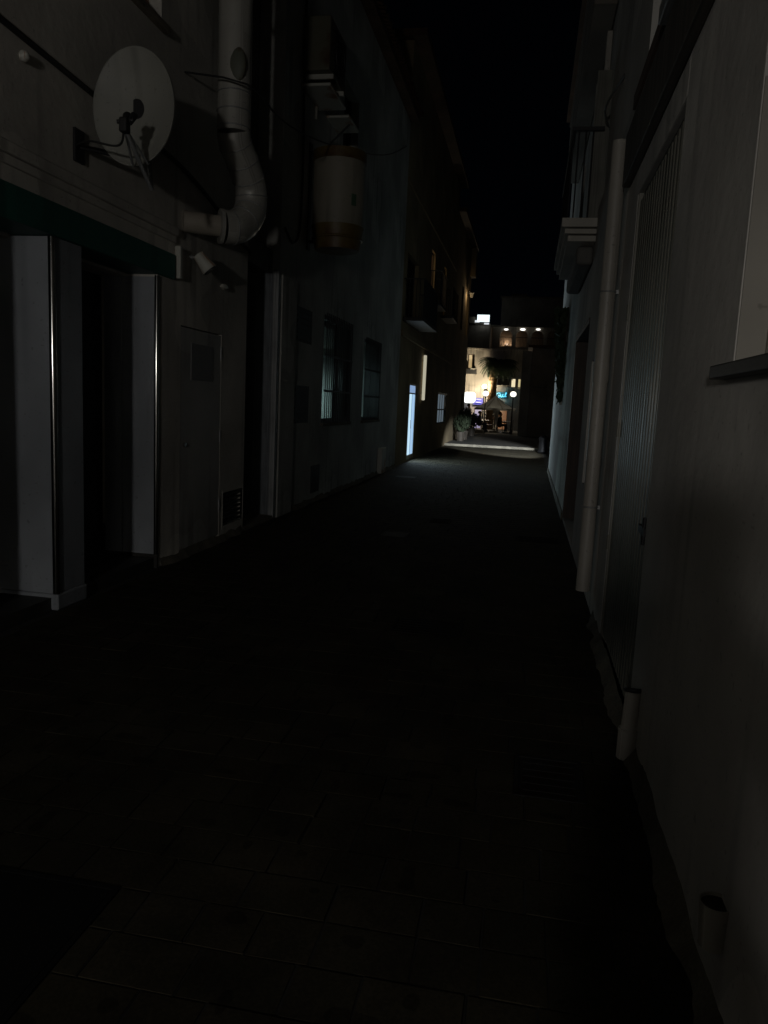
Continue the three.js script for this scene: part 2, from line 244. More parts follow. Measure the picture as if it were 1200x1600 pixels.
// things on the shop wall
solo('power_cable', 'thick black cable slung along the shop wall behind the satellite dish', 'cable', [tube([V(LX + 0.03, 3.95, 5), V(LX + 0.035, 3.9, 0), V(LX + 0.03, 3.98, -3), V(LX + 0.03, 3.89, -4.66), V(LX + 0.03, 3.84, -5.67), V(LX + 0.03, 3.77, -7.07), V(LX + 0.04, 3.6, -7.9), V(LX + 0.04, 3.42, -8.5), V(LX + 0.04, 3.35, -8.94)], 0.02, 90)], M.black, [LX, 3.35, -5]);
solo('insulator_knob', 'small pale round insulator just under the cable on the shop wall', 'insulator', [ball(V(LX + 0.02, 3.78, -4.81), 0.035), cyl(V(LX, 3.78, -4.81), V(LX + 0.02, 3.78, -4.81), 0.02)], M.plastic, [LX, 3.78, -4.81]);
{ // satellite dish facing down the alley
  const c = V(-3.0, 3.72, -5.52), t = thing('satellite_dish', 'big pale satellite dish with feed arm bolted to the shop wall', 'satellite dish', [LX, 3.3, -5.52]);
  const pts = []; for (let k = 0; k <= 14; k++) { const r = k / 14; pts.push(new THREE.Vector2(r, 0.16 * r * r - 0.16)); } pts.push(new THREE.Vector2(1.02, 0.01), new THREE.Vector2(1.02, -0.015), new THREE.Vector2(0.98, -0.02)); for (let k = 13; k >= 0; k--) { const r = k / 14; pts.push(new THREE.Vector2(r, 0.16 * r * r - 0.185)); }
  const q = new THREE.Quaternion().setFromEuler(new THREE.Euler(THREE.MathUtils.degToRad(88), 0, 0)).premultiply(new THREE.Quaternion().setFromAxisAngle(V(0, 0, 1), 0.1)).premultiply(new THREE.Quaternion().setFromAxisAngle(V(0, 1, 0), THREE.MathUtils.degToRad(-4)));
  part('reflector', new THREE.LatheGeometry(pts, 56).scale(0.328, 0.7, 0.412).applyQuaternion(q).translate(c.x, c.y, c.z), M.dish, t);
  const lnb = V(c.x + 0.14, c.y - 0.27, c.z + 0.38), foot = V(c.x + 0.13, c.y - 0.57, c.z - 0.03);
  part('feed_arm', [cyl(foot, lnb, 0.016), cyl(V(c.x + 0.03, c.y - 0.43, c.z + 0.06), lnb, 0.009), cyl(V(c.x + 0.15, c.y - 0.42, c.z + 0.06), lnb, 0.009), cyl(foot, V(c.x + 0.05, c.y - 0.3, c.z - 0.14), 0.016)], M.zinc, t);
  const l = part('feed_head', [box(lnb.x - 0.03, lnb.x + 0.03, lnb.y - 0.04, lnb.y + 0.06, lnb.z - 0.04, lnb.z + 0.03, 0.015), cyl(V(lnb.x - 0.05, lnb.y + 0.03, lnb.z + 0.01), V(lnb.x + 0.05, lnb.y + 0.05, lnb.z - 0.03), 0.014)], M.black, t);
  part('feed_horn', [cyl(V(lnb.x, lnb.y + 0.04, lnb.z - 0.03), V(lnb.x - 0.03, lnb.y + 0.1, lnb.z - 0.1), 0.022, 0.034), cyl(V(lnb.x + 0.03, lnb.y + 0.03, lnb.z - 0.02), V(lnb.x + 0.03, lnb.y + 0.1, lnb.z - 0.08), 0.018, 0.026)], M.iron, l);
  part('cable', tube([lnb, V(lnb.x - 0.06, lnb.y - 0.1, lnb.z - 0.05), V(-3.15, 3.38, -5.2), V(LX + 0.02, 3.42, -5.4)], 0.008, 30, 6), M.black, l);
  part('wall_bracket', [box(LX, LX + 0.02, 3.31, 3.54, -5.5, -5.38), cyl(V(LX + 0.02, 3.42, -5.44), V(-3.05, 3.4, -5.66), 0.02), cyl(V(-3.05, 3.38, -5.66), V(-3.0, 3.75, -5.69), 0.025), box(-3.06, -2.92, 3.62, 3.82, -5.72, -5.63)], M.iron, t);
}
{ // white box, floodlight and small fitting at the end of the fascia
  const t = thing('spot_fitting', 'small unlit white spotlight tilted down at the end of the green fascia', 'lamp', [LX, 2.9, -7.36]);
  part('head', [cyl(V(LX + 0.09, 3.02, -7.36), V(LX + 0.2, 2.88, -7.4), 0.055, 0.08, 20)], M.plastic, t); part('lens', cyl(V(LX + 0.198, 2.882, -7.399), V(LX + 0.206, 2.872, -7.402), 0.066, 0.066, 20), M.black, t); part('bracket', [cyl(V(LX, 3.0, -7.36), V(LX + 0.12, 2.98, -7.37), 0.015)], M.zinc, t);
  solo('conduit_box', 'slim white upright conduit box at the end of the fascia', 'box', [box(LX, LX + 0.06, 2.74, 3.04, -7.09, -7.035, 0.01)], M.plastic, [LX, 2.74, -7.06]);
  solo('bulkhead_fitting', 'small pale oval fitting above the cupboard door', 'fitting', [ball(V(LX + 0.025, 2.84, -8.2), 0.08, 0.45, 0.45, 1.1)], M.plastic, [LX, 2.84, -8.2]);
}
{ // fat kitchen flue coming out of the wall and running up
  const t = thing('flue_pipe', 'fat pale metal flue pipe bending out of the shop wall and upward', 'flue', [-2.97, 3.13, -7.4]);
  const dx = -2.97, up = [V(dx, 4.15, -7.38), V(dx, 8.9, -7.38)];
  const riser = part('riser', [cyl(up[0], up[1], 0.155, 0.155, 28)], M.duct, t);
  for (const y of [4.19, 4.34, 4.5, 5.7, 7.2]) part('seam_ring', new THREE.TorusGeometry(0.156, 0.007, 6, 32).rotateX(Math.PI / 2).translate(dx, y, -7.38), M.zinc, riser);
  part('inspection_hatch', [new THREE.SphereGeometry(0.1, 20, 14).scale(0.9, 1.55, 0.55).translate(-2.9, 4.72, -7.27)], std(0.16, 0.17, 0.14, { map: rustTex, roughness: 0.6 }), riser);
  const path = new THREE.CatmullRomCurve3([V(dx, 4.17, -7.38), V(dx, 4.08, -7.42), V(-2.94, 3.93, -7.57), V(-2.92, 3.74, -7.73), V(-2.92, 3.54, -7.74), V(-2.94, 3.39, -7.62), V(-2.99, 3.31, -7.5), V(-3.08, 3.3, -7.42)]);
  part('elbow', new THREE.TubeGeometry(path, 60, 0.16, 26), M.duct, t);
  for (const s of [0.1, 0.24, 0.38, 0.52, 0.64, 0.78, 0.92]) { const p = path.getPointAt(s), d = path.getTangentAt(s); part('seam_ring', new THREE.TorusGeometry(0.161, 0.006, 6, 32).applyQuaternion(new THREE.Quaternion().setFromUnitVectors(V(0, 0, 1), d)).translate(p.x, p.y, p.z), M.zinc, t); }
  part('end_flange', cyl(V(-3.08, 3.3, -7.42), V(-3.11, 3.3, -7.4), 0.166, 0.166, 28), M.duct, t);
  part('wall_collar', [cyl(V(-3.11, 3.3, -7.4), V(LX, 3.3, -7.2), 0.1, 0.1, 24), ], std(0.5, 0.46, 0.4, { map: stuccoTex, roughness: 0.5 }), t);
  part('clamp', [box(LX, dx, 5.6, 5.66, -7.41, -7.35), box(LX, dx, 6.8, 6.86, -7.41, -7.35)], M.iron, t);
}
solo('overhead_wire', 'thin black wire strung from the flue to the far house', 'wire', [tube([V(LX + 0.01, 4.64, -7.2), V(-2.78, 4.5, -7.12), V(-2.78, 4.56, -8.2), V(-3.0, 5.2, -11), V(-3.2, 6.6, -16), V(LX, 7.9, -19.6)], 0.009, 60, 6)], M.black, [LX, 4.64, -7.36]);
// ───────────── left row: gap with roller shutter ─────────────
{
  const t = thing('recessed_entrance', 'dark recessed entrance between the shop and the barred-window house', 'entrance', [LX - 0.6, 0, -9.5]);
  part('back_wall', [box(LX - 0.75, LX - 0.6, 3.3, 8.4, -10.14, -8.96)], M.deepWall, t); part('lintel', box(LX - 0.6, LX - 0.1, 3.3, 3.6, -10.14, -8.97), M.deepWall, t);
  const d = part('door', [box(LX - 0.68, LX - 0.6, 0.05, 3.3, -10.12, -8.98)], M.darkDoor, t); for (let k = 0; k < 26; k++) part('shutter_slat', box(LX - 0.602, LX - 0.585, 0.1 + k * 0.122, 0.205 + k * 0.122, -10.1, -9.0, 0.006), std(0.05, 0.05, 0.052, { metalness: 0.4, roughness: 0.45 }), d);
  part('side_panel', [box(LX - 0.58, LX - 0.03, 0.05, 3.3, -10.13, -10.09)], std(0.26, 0.28, 0.3, { map: metalTex, roughness: 0.4, metalness: 0.4 }), t);
  part('guide_rail', [box(LX - 0.06, LX + 0.02, 0.02, 3.35, -10.16, -10.06, 0.01)], M.zinc, t);
  part('step', box(LX - 0.6, LX + 0.01, 0, 0.05, -10.14, -8.97), M.stone, t);
}
// ───────────── left row: house with barred windows ─────────────
const house = thing('barred_window_house', 'long grey rendered house with two tall barred windows', 'building', [LX, 0, -15]);
const W1 = [-14.5, -12.5, 1.28, 3.06], W2 = [-17.4, -15.65, 1.28, 2.95];
part('wall', [wallZ(LX - 0.35, LX, -20, -10.16, 0, 8.6, [W1, W2, [-11.78, -10.98, 2.5, 3.0], [-11.72, -10.95, 1.3, 1.86], [-14.4, -13.3, 5.2, 7.0]])], M.paleWall, house);
part('back_wall', [box(-9, -8.7, 0, 8.6, -20, -8.97), box(-8.7, LX - 0.36, 0, 8.58, -10.4, -10.16), box(-8.7, LX - 0.36, 2.99, 3.2, -20, -10.4), box(-8.7, LX - 0.36, 0, 8.58, -20.0, -19.8)], M.greyWall, house);
part('roof', box(-9.1, LX + 0.22, 8.6, 8.72, -20, -8.97), M.roof, house);
for (let k = 0; k < 36; k++) part('roof_tile', new THREE.CylinderGeometry(0.09, 0.09, 0.55, 8, 1, false, 0, Math.PI).rotateZ(Math.PI / 2 - 0.2).translate(LX + 0.06, 8.74, -19.85 + k * 0.3), M.roof, house);
part('pilaster', box(LX, LX + 0.035, 0, 3.3, -10.86, -10.2, 0.01), M.paleWall, house);
for (const [a, b, c, d] of [[-11.78, -10.98, 2.5, 3.0], [-11.72, -10.95, 1.3, 1.86]]) { const w = part('shutter', box(LX - 0.12, LX - 0.002, c, d, a, b), M.black, house); for (let k = 0; k < 6; k++) part('slat', box(LX - 0.002, LX + 0.006, c + 0.03 + k * (d - c) / 6.3, c + 0.07 + k * (d - c) / 6.3, a + 0.03, b - 0.03), M.black, w); }
for (const [a, b, c, d] of [W1, W2]) {
  const w = part('window', [box(LX - 0.08, LX - 0.02, c, c + 0.07, a, b), box(LX - 0.08, LX - 0.02, d - 0.07, d, a, b), box(LX - 0.08, LX - 0.02, c + 0.07, d - 0.07, a, a + 0.07), box(LX - 0.08, LX - 0.02, c + 0.07, d - 0.07, b - 0.07, b), box(LX - 0.07, LX - 0.03, c + 0.07, d - 0.07, (a + b) / 2 - 0.03, (a + b) / 2 + 0.03)], M.darkDoor, house);
  part('pane', box(LX - 0.052, LX - 0.046, c + 0.07, d - 0.07, a + 0.07, b - 0.07), M.glass, w);
  for (let k = 0; k < 15; k++) { const z = a + 0.08 + k * (b - a - 0.16) / 14; part('bar', cyl(V(LX + 0.03, c - 0.03, z), V(LX + 0.03, d + 0.03, z), 0.009, 0.009, 8), M.iron, w); }
  for (const q of [0.3, 0.63]) part('cross_bar', box(LX + 0.024, LX + 0.036, c + (d - c) * q - 0.018, c + (d - c) * q + 0.018, a + 0.01, b - 0.01), M.iron, w);
  part('sill', box(LX - 0.02, LX + 0.045, c - 0.05, c - 0.002, a - 0.05, b + 0.05, 0.008), M.stone, w);
}
part('hatch', [box(LX + 0.001, LX + 0.014, 0.15, 0.6, -12.44, -11.95, 0.004)], M.iron, house);
{ // upstairs window behind the sign
  const w = part('window', [box(LX - 0.2, LX - 0.14, 5.2, 7.0, -14.4, -14.3), box(LX - 0.2, LX - 0.14, 5.2, 7.0, -13.4, -13.3)], M.darkDoor, house); part('pane', box(LX - 0.18, LX - 0.17, 5.2, 7.0, -14.3, -13.4), M.glassDark, w);
}
{ // unseen lamp and curtain strips placed to give the bluish light in the windows
  const t = thing('unseen_room_lamp', 'unseen bluish lamp placed to glow inside behind the barred windows', 'lamp', [-5.9, 0.9, -18.2]);
  part('bulb', ball(V(-5.9, 2.2, -18.2), 0.06), glow(0.7, 0.95, 1, 2.0), t); part('shade', new THREE.CylinderGeometry(0.08, 0.15, 0.16, 20, 1, true).translate(-5.9, 2.27, -18.2), M.plastic, t); part('stem', [cyl(V(-5.9, 0.92, -18.2), V(-5.9, 2.15, -18.2), 0.012), cyl(V(-5.9, 0.9, -18.2), V(-5.9, 0.92, -18.2), 0.1)], M.iron, t);
  lampAt(V(-5.9, 2.2, -18.2), [0.72, 0.97, 1], 12.0, t, 0.06);
  const d = thing('work_bench', 'plain work bench inside behind the barred windows', 'bench', [-5.9, 0, -16.5]);
  part('bench_top', box(-6.3, -5.5, 0.85, 0.9, -18.6, -14.2), M.wood, d); for (const z of [-18.5, -14.3]) for (const x of [-6.25, -5.55]) part('leg', box(x - 0.03, x + 0.03, 0, 0.85, z - 0.03, z + 0.03), M.wood, d);
  for (const [z, w, x] of [[-12.75, 0.34, -4.4], [-15.85, 0.28, -4.35]]) { const c = solo('curtain', z > -15 ? 'pale curtain strip placed to catch light in the window nearer the recessed entrance' : 'pale curtain strip placed to catch light in the window nearer the lit doorway', 'curtain', [new THREE.PlaneGeometry(w, 1.7, 40, 1)].map((g) => { const p = g.attributes.position; for (let i = 0; i < p.count; i++) p.setZ(i, 0.025 * Math.sin(p.getX(i) * 42)); g.computeVertexNormals(); return g.rotateY(Math.PI / 2).translate(LX - 0.16, 2.13, z); }), new THREE.MeshPhysicalMaterial({ color: C(0.55, 0.6, 0.62), roughness: 1, transmission: 0.35, thickness: 0, side: THREE.DoubleSide }), [LX - 0.16, 1.3, z], 'curtains behind the barred windows'); void c; void x; }
}
solo('meter_box', 'small white meter box low on the house wall beyond the barred windows', 'meter box', [box(LX + 0.001, LX + 0.12, 0.02, 0.62, -18.05, -17.55, 0.02)], M.plastic, [LX, 0, -17.8]);
{ // drum-shaped hanging sign, unlit
  const c = V(-2.95, 0, -11.4), r = 0.375, t = thing('drum_sign', 'unlit drum-shaped hanging sign, white with dirty yellow bands', 'sign', [c.x, 3.83, c.z]);
  part('drum', cyl(V(c.x, 4.17, c.z), V(c.x, 5.06, c.z), r, r, 40), M.signWhite, t);
  part('top_band', [cyl(V(c.x, 5.06, c.z), V(c.x, 5.2, c.z), r + 0.012, r + 0.012, 40)], M.yellow, t); part('bottom_band', [cyl(V(c.x, 3.84, c.z), V(c.x, 4.17, c.z), r * 0.86, r + 0.01, 40), new THREE.TorusGeometry(r * 0.95, 0.02, 8, 40).rotateX(Math.PI / 2).translate(c.x, 4.0, c.z)], M.yellow, t);
  part('green_mark', [new THREE.CylinderGeometry(r + 0.006, r + 0.006, 0.16, 8, 1, true, 0.75, 0.22).translate(c.x, 4.5, c.z)], M.signGreen, t);
  part('bracket', [box(LX, c.x, 5.2, 5.24, c.z - 0.02, c.z + 0.02), box(LX, c.x - 0.3, 3.95, 3.99, c.z - 0.02, c.z + 0.02), box(LX, LX + 0.02, 3.85, 5.35, c.z - 0.06, c.z + 0.06)], M.iron, t);
}
solo('downpipe_cable', 'black cable looping down beside the drum-shaped sign', 'cable', [tube([V(LX + 0.03, 8.5, -10.9), V(LX + 0.03, 6, -10.92), V(LX + 0.03, 4.6, -10.95), V(LX + 0.03, 3.95, -10.85), V(LX + 0.04, 3.78, -10.55), V(LX + 0.04, 3.9, -10.2)], 0.018, 60, 8)], M.black, [LX, 3.78, -10.9]);
{ // air conditioner on brackets and the empty shelf beside it
  const t = thing('air_conditioner', 'old air conditioner unit on wall brackets above the drum-shaped sign', 'air conditioner', [LX, 5.95, -11]);
  part('case', [box(LX + 0.02, LX + 0.4, 6.12, 6.82, -11.75, -10.85, 0.02)], std(0.14, 0.135, 0.1, { map: rustTex, roughness: 0.5 }), t); part('grille', [0, 1, 2, 3, 4, 5, 6, 7].map((k) => box(LX + 0.4, LX + 0.412, 6.18 + k * 0.075, 6.21 + k * 0.075, -11.68, -11.05)), M.iron, t);
  part('fan_ring', new THREE.TorusGeometry(0.24, 0.015, 8, 32).rotateY(Math.PI / 2).translate(LX + 0.415, 6.46, -11.36), M.iron, t);
  for (const z of [-11.6, -11.0]) part('bracket', [box(LX, LX + 0.42, 6.06, 6.12, z - 0.02, z + 0.02), box(LX, LX + 0.03, 5.75, 6.06, z - 0.02, z + 0.02)], M.plastic, t);
  part('drip_tray', box(LX, LX + 0.42, 5.92, 5.96, -11.75, -10.85, 0.01), M.plastic, t);
  const s = thing('wall_bracket_shelf', 'narrow pale metal shelf bracket beside the air conditioner', 'bracket', [LX, 5.9, -12.6]); part('shelf', box(LX, LX + 0.36, 5.98, 6.03, -12.9, -12.2, 0.01), M.plastic, s); part('stay', [cyl(V(LX, 5.7, -12.5), V(LX + 0.3, 5.98, -12.5), 0.015)], M.iron, s);
}
// ───────────── left row: tall house with the lit doorway ─────────────
const tall = thing('tall_house', 'tall dark ochre house with balconies and a glowing blue doorway', 'building', [LX, 0, -26]);
const DOOR = [-23.22, -21.98, 0.06, 2.25];
part('wall', [wallZ(LX - 0.35, LX, -33, -20.0, 0, 10.5, [DOOR, [-32.1, -29.0, 0.95, 2.15], [-26.2, -25.3, 5.0, 6.6], [-29.7, -28.9, 5.0, 6.7], [-22.6, -20.6, 4.0, 5.6]]), box(-8, LX - 0.36, 0, 10.48, -20.25, -20.0)], M.ochreWall, tall);
part('back_wall', [box(-8.3, -8, 0, 10.5, -33, -20), box(-8, LX - 0.36, 0, 10.48, -33, -32.75)], M.ochreWall, tall);
part('roof', [box(-8.4, LX + 0.35, 10.5, 10.66, -33, -19.75)], M.roof, tall);
part('floor_band', [box(LX + 0.001, LX + 0.06, 3.4, 3.55, -33, -20.0, 0.01), box(LX + 0.001, LX + 0.05, 7.2, 7.32, -33, -20.0, 0.01)], M.ochreWall, tall);
{ // frosted glass door lit from inside
  const [a, b, c, d] = DOOR, t = part('glass_door', [box(LX - 0.08, LX + 0.004, c, d, a, a + 0.05), box(LX - 0.08, LX + 0.002, c, d, b - 0.05, b), box(LX - 0.08, LX + 0.002, d - 0.05, d, a + 0.05, b - 0.05), box(LX - 0.08, LX + 0.002, 1.95, 1.99, a + 0.05, b - 0.05), box(LX - 0.08, LX + 0.002, c, c + 0.12, a + 0.05, b - 0.05), box(LX - 0.08, LX - 0.008, c + 0.12, 1.95, -22.62, -22.58)], M.plastic, tall);
  part('lit_window', box(LX - 0.025, LX - 0.012, c + 0.12, 1.95, -22.58, b - 0.05), glow(0.55, 0.8, 0.97, 1.0), t);
  part('lit_window', box(LX - 0.025, LX - 0.012, c + 0.12, 1.95, a + 0.05, -22.62), glow(0.36, 0.57, 0.82, 1.0), t);
  part('lit_window', box(LX - 0.025, LX - 0.012, 1.99, d - 0.05, a + 0.05, b - 0.05), glow(0.22, 0.34, 0.55, 1.0), t);
  part('handle', cyl(V(LX - 0.01, 0.95, -22.55), V(LX - 0.01, 1.2, -22.55), 0.012), M.steel, t);
  panelLight(V(LX + 0.005, 1.12, (a + b) / 2), V(1, 0, 0), 1.15, 1.95, [0.68, 0.88, 1], 9.5, t);
}
const litWin = (parent, z0, z1, y0, y1, col, k) => {
  const w = part('window', [box(LX - 0.16, LX - 0.08, y0, y1, z0, z0 + 0.06), box(LX - 0.16, LX - 0.08, y0, y1, z1 - 0.06, z1), box(LX - 0.16, LX - 0.08, y1 - 0.06, y1, z0 + 0.06, z1 - 0.06), box(LX - 0.16, LX - 0.08, y0, y0 + 0.06, z0 + 0.06, z1 - 0.06), box(LX - 0.15, LX - 0.09, y0 + (y1 - y0) * 0.3, y0 + (y1 - y0) * 0.3 + 0.05, z0 + 0.06, z1 - 0.06)], M.wood, parent);
  part('lit_pane_window', box(LX - 0.13, LX - 0.12, y0 + 0.06, y1 - 0.06, z0 + 0.06, z1 - 0.06), glow(...col, k), w);
  panelLight(V(LX + 0.005, (y0 + y1) / 2, (z0 + z1) / 2), V(1, 0, 0), z1 - z0 - 0.1, y1 - y0 - 0.1, col, k * 0.6, w); return w;
};
litWin(tall, -26.2, -25.3, 5.0, 6.6, [1, 0.72, 0.4], 0.42);
litWin(tall, -29.7, -28.9, 5.0, 6.7, [1, 0.7, 0.28], 0.2);
{ // wide ground-floor window with grey light in its lattice
  const w = part('window', [box(LX - 0.06, LX + 0.004, 0.95, 1.02, -32.1, -29), box(LX - 0.06, LX + 0.004, 2.08, 2.15, -32.1, -29), box(LX - 0.06, LX + 0.004, 1.48, 1.53, -32.1, -29), ...[-32.1, -31.35, -30.55, -29.8, -29.07].map((z) => box(LX - 0.06, LX + 0.004, 1.02, 2.08, z, z + 0.07))], M.iron, tall);
  part('lit_pane_window', box(LX - 0.02, LX - 0.01, 1.02, 2.08, -31.28, -29.07), glow(0.5, 0.65, 0.78, 0.16), w); part('pane', box(LX - 0.02, LX - 0.01, 1.02, 2.08, -32.03, -31.35), M.glassDark, w);
}
{ // balcony with iron bars and shutters
  const f = part('shutter', [box(LX - 0.2, LX - 0.12, 4, 5.6, -22.6, -20.6)], M.darkDoor, tall); for (let k = 0; k < 12; k++) part('slat', box(LX - 0.12, LX - 0.1, 4.05 + k * 0.13, 4.12 + k * 0.13, -22.5, -20.7), M.darkDoor, f);
  const balc = (z0, z1, y, depth, lab) => { const b = thing('balcony', lab, 'balcony', [LX, y, (z0 + z1) / 2], 'iron balconies on the tall house'); part('slab', box(LX, LX + depth, y - 0.1, y, z0, z1, 0.02), M.plinth, b); const n = Math.round((z1 - z0) / 0.13); for (let k = 0; k <= n; k++) part('bar', cyl(V(LX + depth - 0.03, y, z0 + 0.03 + k * (z1 - z0 - 0.06) / n), V(LX + depth - 0.03, y + 0.95, z0 + 0.03 + k * (z1 - z0 - 0.06) / n), 0.01, 0.01, 6), M.iron, b); for (let k = 0; k < 5; k++) for (const z of [z0 + 0.03, z1 - 0.03]) part('bar', cyl(V(LX + 0.06 + k * (depth - 0.1) / 5, y, z), V(LX + 0.06 + k * (depth - 0.1) / 5, y + 0.95, z), 0.01, 0.01, 6), M.iron, b); part('handrail', [box(LX, LX + depth, y + 0.95, y + 0.98, z0, z0 + 0.05), box(LX, LX + depth, y + 0.95, y + 0.98, z1 - 0.05, z1), box(LX + depth - 0.05, LX + depth, y + 0.95, y + 0.98, z0 + 0.05, z1 - 0.05)], M.iron, b); return b; };
  balc(-23.2, -20.2, 3.9, 0.55, 'black iron balcony in front of closed shutters'); balc(-26.6, -24.9, 4.9, 0.4, 'iron balcony under the small orange lit window'); balc(-30.4, -28.4, 4.9, 0.45, 'iron balcony under the yellow lit window');
}
{ // slim cream light sign standing off the wall
  const t = thing('blade_sign', 'slim tall glowing cream blade sign on the tall house beyond the blue doorway', 'sign', [LX, 1.8, -24.4]);
  part('lit_sign_face', box(LX + 0.03, LX + 0.12, 1.8, 3.2, -24.46, -24.34, 0.02), glow(1, 0.93, 0.68, 0.42), t); part('bracket', [box(LX, LX + 0.04, 2.0, 2.05, -24.42, -24.38), box(LX, LX + 0.04, 3.0, 3.05, -24.42, -24.38)], M.iron, t);
  panelLight(V(LX + 0.09, 2.5, -24.325), V(0, 0, 1), 0.1, 1.3, [1, 0.93, 0.7], 0.35, t); panelLight(V(LX + 0.16, 2.5, -24.4), V(1, 0, 0), 0.1, 1.3, [1, 0.93, 0.7], 0.35, t);
}
{ // last house of the left row
  const t = thing('corner_house', 'dim ochre corner house at the end of the row by the square', 'building', [LX, 0.1, -38]);
  part('wall', [wallZ(LX - 0.35, LX, -40.8, -33.01, 0.1, 9.6, [[-37.2, -36.2, 5.2, 7.2], [-40.2, -39.4, 5.2, 7.2], [-40.2, -39.2, 0.12, 2.3]]), box(-9, LX, 0.1, 9.58, -41.1, -40.8)], M.ochreWall, t); part('roof', box(-9, LX + 0.3, 9.6, 9.76, -41.2, -33.01), M.roof, t);
  part('chimney', box(LX - 0.2, LX + 0.25, 8.2, 9.9, -40.9, -40.2), M.ochreWall, t);
  for (const [a, b, c, d] of [[-37.2, -36.2, 5.2, 7.2], [-40.2, -39.4, 5.2, 7.2], [-40.2, -39.2, 0.12, 2.3]]) { const w = part('shutter', box(LX - 0.2, LX - 0.12, c, d, a, b), M.darkDoor, t); for (let k = 0; k < 8; k++) part('slat', box(LX - 0.12, LX - 0.1, c + 0.1 + k * 0.22, c + 0.2 + k * 0.22, a + 0.08, b - 0.08), M.darkDoor, w); }
  const l = thing('unseen_wall_lantern', 'unseen warm lantern placed to light the upper wall of the ochre corner house', 'lantern', [LX, 7.1, -38.6]); part('arm', [tube([V(LX, 7.1, -38.6), V(LX + 0.12, 7.25, -38.6), V(LX + 0.25, 7.2, -38.6)], 0.015, 16, 6)], M.iron, l); part('cap', new THREE.ConeGeometry(0.14, 0.1, 6).translate(LX + 0.25, 7.18, -38.6), M.iron, l); part('lantern_glass', new THREE.CylinderGeometry(0.1, 0.06, 0.2, 6).translate(LX + 0.25, 7.03, -38.6), glow(1, 0.7, 0.35, 0.12), l); lampAt(V(LX + 0.25, 7.03, -38.6), [1, 0.72, 0.4], 0.75, l, 0.06);  // unseen lantern, placed to warm the upper wall
}
// ───────────── right row: shed with gate, near wall ─────────────
const shed = thing('shed_building', 'low rendered shed with dark eaves board and recessed window', 'building', [RX, 0, -1]);
const SW = [-2.62, -1.3, 1.83, 2.8];
part('wall', [wallZ(RX, RX + 0.35, -4.0, 7, 0, 3.9, [SW]), box(RX + 0.05, RX + 0.35, 3.13, 3.9, -5.65, -4.0), box(RX, RX + 0.35, 0, 3.9, -6.3, -5.65)], M.nearWall, shed);
part('back_wall', [box(5, 5.3, 0, 3.9, -6.3, 7), box(RX + 0.36, 5, 0, 3.88, -6.3, -6.1), box(RX, 5, 0, 3.9, 7, 7.3)], M.nearWall, shed);
part('roof', box(RX - 0.02, 5.3, 3.9, 4.0, -6.3, 7.3), M.roof, shed);
part('eaves_board', [box(RX - 0.06, RX - 0.001, 3.32, 3.69, -6.2, 7, 0.01)], M.brownTrim, shed); part('roof_edging', box(RX - 0.08, RX, 3.76, 3.86, -4.7, 7, 0.01), M.zinc, shed);
part('lintel', box(RX - 0.004, RX + 0.048, 3.13, 3.32, -5.67, -3.98, 0.01), M.nearWall, shed);
{
  const [a, b, c, d] = SW, w = part('window', [box(RX + 0.09, RX + 0.15, c, d, a, a + 0.06), box(RX + 0.09, RX + 0.15, c, d, b - 0.06, b), box(RX + 0.09, RX + 0.15, c, c + 0.06, a + 0.06, b - 0.06), box(RX + 0.09, RX + 0.15, d - 0.06, d, a + 0.06, b - 0.06), box(RX + 0.095, RX + 0.145, c + 0.06, d - 0.06, (a + b) / 2 - 0.03, (a + b) / 2 + 0.03)], M.plastic, shed);
  part('pane', box(RX + 0.115, RX + 0.125, c + 0.06, d - 0.06, a + 0.06, b - 0.06), M.glassDark, w); part('sill', box(RX - 0.05, RX + 0.09, c - 0.045, c - 0.002, a - 0.09, b + 0.09, 0.006), M.plinth, w);
  part('dimmed_jamb_face', box(RX + 0.004, RX + 0.088, c + 0.002, d - 0.122, a + 0.001, a + 0.008), std(0.5, 0.48, 0.44, { map: stuccoTex }), w);  // added grey face, painted darker in place of weaker light on the jamb
  part('shutter_box', box(RX + 0.012, RX + 0.09, d - 0.12, d - 0.001, a + 0.002, b), M.brownTrim, w);
}
{ // rough mortar left along the foot of the walls
  const fillet = (x, s, z0, z1) => { const n = Math.round((z1 - z0) / 0.045), pos = [], idx = []; for (let i = 0; i <= n; i++) { const z = z0 + (z1 - z0) * i / n, w = 0.02 + 0.05 * vnoise(i / n, 0.5, Math.max(4, Math.round(n / 5)), 2, 41) + rr(0, 0.012), h = 0.03 + 0.07 * vnoise(i / n, 0.2, Math.max(4, Math.round(n / 4)), 2, 43) + rr(0, 0.012); pos.push(x + s * 0.003, h, z, x - s * w * 0.45, h * 0.55, z, x - s * w, 0.001, z); if (i < n) for (let k = 0; k < 2; k++) { const a = i * 3 + k; idx.push(a, a + 1, a + 4, a, a + 4, a + 3); } } const g = new THREE.BufferGeometry(); g.setAttribute('position', new THREE.Float32BufferAttribute(pos, 3)); g.setIndex(idx); g.computeVertexNormals(); return g; };
  const m = std(0.24, 0.23, 0.2, { map: stoneTex, roughness: 1, side: THREE.DoubleSide });
  part('mortar_fillet', fillet(RX, 1, -6.25, 3), m, shed); part('mortar_fillet', fillet(LX, -1, -8.9, -6.75), m, shop); part('mortar_fillet', fillet(LX, -1, -20, -10.9), m, house);
}
